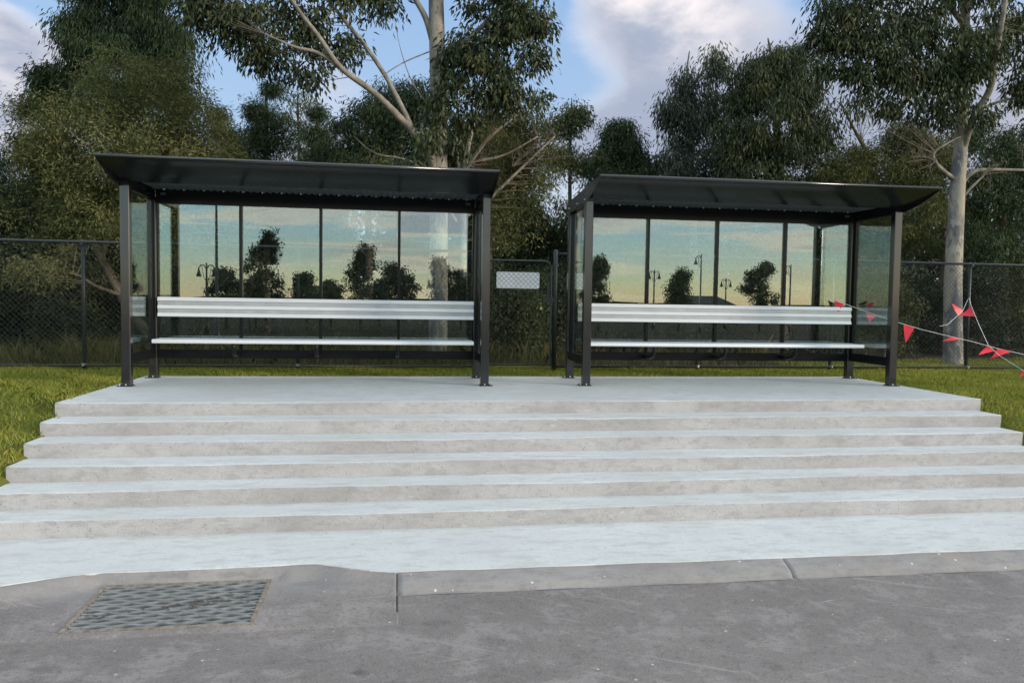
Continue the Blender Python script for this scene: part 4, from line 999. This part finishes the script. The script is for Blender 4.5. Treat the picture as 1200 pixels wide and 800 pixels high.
# understorey shrubs behind the fence
sh_ = [(-60, 290, 'at the far left behind the fence'), (22, 320, 'left of the first fence post'), (75, 345, 'low beside the first fence post'), (118, 300, 'against the left shelter post'), (200, 310, 'behind the first pane of the left shelter'), (290, 300, 'behind the second pane of the left shelter'),
       (385, 310, 'behind the third pane of the left shelter'), (465, 300, 'left of the middle gum trunk'), (560, 310, 'right of the middle gum trunk'), (612, 330, 'behind the gate sign'), (655, 320, 'behind the latch post of the gate'), (715, 300, 'behind the first pane of the right shelter'),
       (800, 310, 'behind the second pane of the right shelter'), (880, 300, 'behind the third pane of the right shelter'), (960, 310, 'behind the last pane of the right shelter'), (1035, 300, 'behind the right end of the right shelter'), (1078, 320, 'left of the right gum trunk'), (1150, 310, 'right of the right gum trunk'), (1200, 300, 'at the right frame edge behind the fence'), (1290, 290, 'past the right frame edge behind the fence')]
for k, (u, vt, lb) in enumerate(sh_):
    g = random.Random(100+k); Y = 14.2+g.uniform(-.6, .9) + (1.2 if u > 1040 else 0)
    b, tr = gtrunk(u, Y, .03, (u+g.uniform(-8, 8), 380, Y, .025), (u+g.uniform(-14, 14), vt+20, Y, .01))
    r = g.uniform(42, 56)
    lbs = [lob(u, vt+r*.7, Y, r*.75, 36), lob(u+g.uniform(-18, 18), vt+r*1.5, Y, r, 44), lob(u+g.uniform(-18, 18), 415, Y-.2, r*.9, 26, .8, .5)]
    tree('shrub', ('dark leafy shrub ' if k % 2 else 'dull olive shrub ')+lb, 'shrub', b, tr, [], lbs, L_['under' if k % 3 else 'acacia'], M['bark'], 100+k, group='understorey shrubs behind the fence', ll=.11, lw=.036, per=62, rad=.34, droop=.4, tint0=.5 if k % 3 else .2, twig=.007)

# ------------------------------------------------------------------ across the road, seen mirrored in the glass
BG = 'young trees across the road'
back = [(0, 312, 274, 20, 32, 'tall young tree across the road mirrored in the second pane of the left shelter'), (0, 265, 318, 25, 34, 'low round tree across the road mirrored in the first pane'),
        (0, 360, 323, 20, 36, 'low tree across the road mirrored at the second mullion of the left shelter'), (0, 423, 292, 17, 34, 'narrow young tree across the road mirrored in the third pane of the left shelter'),
        (0, 467, 313, 25, 34, 'round tree across the road mirrored at the third mullion of the left shelter'), (0, 300, 329, 14, 38, 'very low bush across the road mirrored just right of the tall young tree'), (0, 388, 332, 16, 40, 'very low bush mirrored at the left of the third pane of the left shelter'), (0, 445, 331, 14, 42, 'very low bush mirrored just left of the third mullion of the left shelter'), (0, 516, 306, 12, 36, 'thin young tree across the road mirrored over the gum trunk'), (0, 541, 318, 12, 38, 'small tree across the road mirrored in the last pane of the left shelter'),
        (1, 703, 302, 16, 38, 'young tree across the road mirrored at the left end of the right shelter'), (1, 797, 318, 14, 40, 'small round tree across the road mirrored in the second pane of the right shelter'), (1, 892, 311, 23, 40, 'round headed tree across the road mirrored in the third pane of the right shelter')]
for k, (rt, u, vt, wd, Yb, lb) in enumerate(back):
    top = refl(u, vt, rt, Yb); bx, by = top.x, top.y; bz = -.95
    d = Yb + 19.6; r = wd*d/FPX; h = top.z-bz
    g = random.Random(k+300); lbs = []
    tall = h/(2*r)
    for j in range(5):
        f = [.30, .5, .68, .82, .93][j]; rr = r*[.85, 1., .9, .65, .36][j]
        lbs.append((Vector((bx+g.uniform(-.3, .3)*r, by, bz+h*f)), (rr*.9, rr*.9, h*.11), 22))
    tree('young_tree', lb, 'tree', (bx, by, bz), [(bx, by, bz-.1, .1), (bx, by, bz+h*.4, .08), (bx, by, bz+h*.9, .02)], [], lbs, L_['under'], M['bark'], 300+k, group=BG, ll=.26, lw=.10, per=55, rad=.55, tint0=.4, twig=.02)
def street_lamp(rt, u, vt, Yb, arms, lb):
    top = refl(u, vt, rt, Yb); bz = -.95; h = top.z-bz
    root = empty('street_lamp', (top.x, top.y, bz)); tag(root, lb, 'street lamp', 'street lamps across the road')
    mb = MB(); mb.smooth = True; mb.tube([(0, 0, 0), (0, 0, .5), (0, 0, .52), (0, 0, h)], [.11, .10, .075, .045], 10); mb.build('pole', M['lamp'], root)
    for sx in ((-1, 1) if arms == 2 else (arms,) if arms else ()):
        mb = MB(); mb.smooth = True; L = .40
        mb.tube([(0, 0, h-.35), (sx*L*.35, 0, h-.12), (sx*L*.75, 0, h-.12), (sx*L, 0, h-.28)], .03, 8); mb.tube([(0, 0, h-1.0), (sx*L*.4, 0, h-.75), (sx*L*.62, 0, h-.16)], .016, 6); ar = mb.build('arm', M['lamp'], root)
        mb = MB(); mb.smooth = True; x = sx*L
        mb.tube([(x, 0, h-.26), (x, 0, h-.38), (x, 0, h-.5), (x, 0, h-.72), (x, 0, h-.74)], [.035, .05, .08, .145, .14], 12); hd = mb.build('lamp_head', M['lamp'], ar)
street_lamp(0, 242, 308, 24, 2, 'twin armed street lamp mirrored in the first pane of the left shelter')
street_lamp(0, 253.5, 238, 14, 0, 'tall bare dark pole mirrored in the first pane of the left shelter')
street_lamp(1, 767, 316, 40, 2, 'twin armed street lamp mirrored in the second pane of the right shelter')
street_lamp(1, 822, 298, 34, -1, 'tall single armed street lamp mirrored in the second pane of the right shelter')
street_lamp(1, 851, 326, 44, 2, 'short twin armed street lamp mirrored beside the second mullion of the right shelter')
street_lamp(1, 927, 310, 38, -1, 'single armed street lamp mirrored in the last pane of the right shelter')
def house(rt, u, Yb, w_, h_, lb):
    p = refl(u, 360, rt, Yb); root = empty('house', (p.x, p.y, -1.)); tag(root, lb, 'house', 'low houses across the road')
    mb = MB(); mb.box((-w_/2, -4, 0), (w_/2, 4, h_*.55)); wl = mb.build('wall', M['wall'], root)
    for x in (-w_*.3, w_*.1, w_*.32):
        mb = MB(); mb.box((x-.6, 4.001, .8), (x+.6, 4.03, 2.0)); mb.build('window', M['glass'], root)
    mb = MB(); a = w_/2+.5; mb.add([(-a, -4.5, h_*.551), (a, -4.5, h_*.551), (a, 4.5, h_*.551), (-a, 4.5, h_*.551), (-a*.55, 0, h_), (a*.55, 0, h_)], [(0, 3, 2, 1), (0, 1, 5, 4), (1, 2, 5), (2, 3, 4, 5), (3, 0, 4)]); mb.build('roof', M['roofdark'], root)
house(1, 822, 80, 6.5, 3.3, 'low dark roofed house across the road mirrored at the second pane of the right shelter')
# low bushland on the horizon behind the camera and all round
mb = MB(); g = random.Random(8); n = 140; prev = None
for i in range(n):
    a0 = 2*math.pi*i/n; a1 = 2*math.pi*(i+1)/n
    Rr = 210; h0 = 1.5+.8*math.sin(i*1.7)*math.sin(i*.6); h1 = 1.5+.8*math.sin(((i+1) % n)*1.7)*math.sin(((i+1) % n)*.6)
    def P(a, r, z): return (r*math.sin(a), r*math.cos(a), z)
    mb.add([P(a0, Rr, -2), P(a1, Rr, -2), P(a1, Rr+12, h1), P(a0, Rr+12, h0), P(a1, Rr+40, -2), P(a0, Rr+40, -2)], [(0, 1, 2, 3), (3, 2, 4, 5)])
mb.smooth = True
tag(mb.build('hills', M['hill']), kind='structure')
# hedge line across the road
def hedge(x0, x1, y, h, seed):
    g = random.Random(seed)
for k in range(22):
    g = random.Random(500+k); x = -34+k*3.6+g.uniform(-.8, .8); y = -30+g.uniform(-3, 3); h = g.uniform(1.0, 1.7)
    tree('shrub', 'low dark roadside shrub across the road, mirrored in the lower glass', 'shrub', (x, y, -1.05), [(x, y, -1.1, .05), (x, y, -.6, .03)], [], [(Vector((x, y, -1.0+h*.45)), (1.9, 1.2, h*.5), 34)], L_['under'], M['bark'], 500+k, group='roadside shrubs across the road', ll=.22, lw=.10, per=36, rad=.45, tint0=.4)
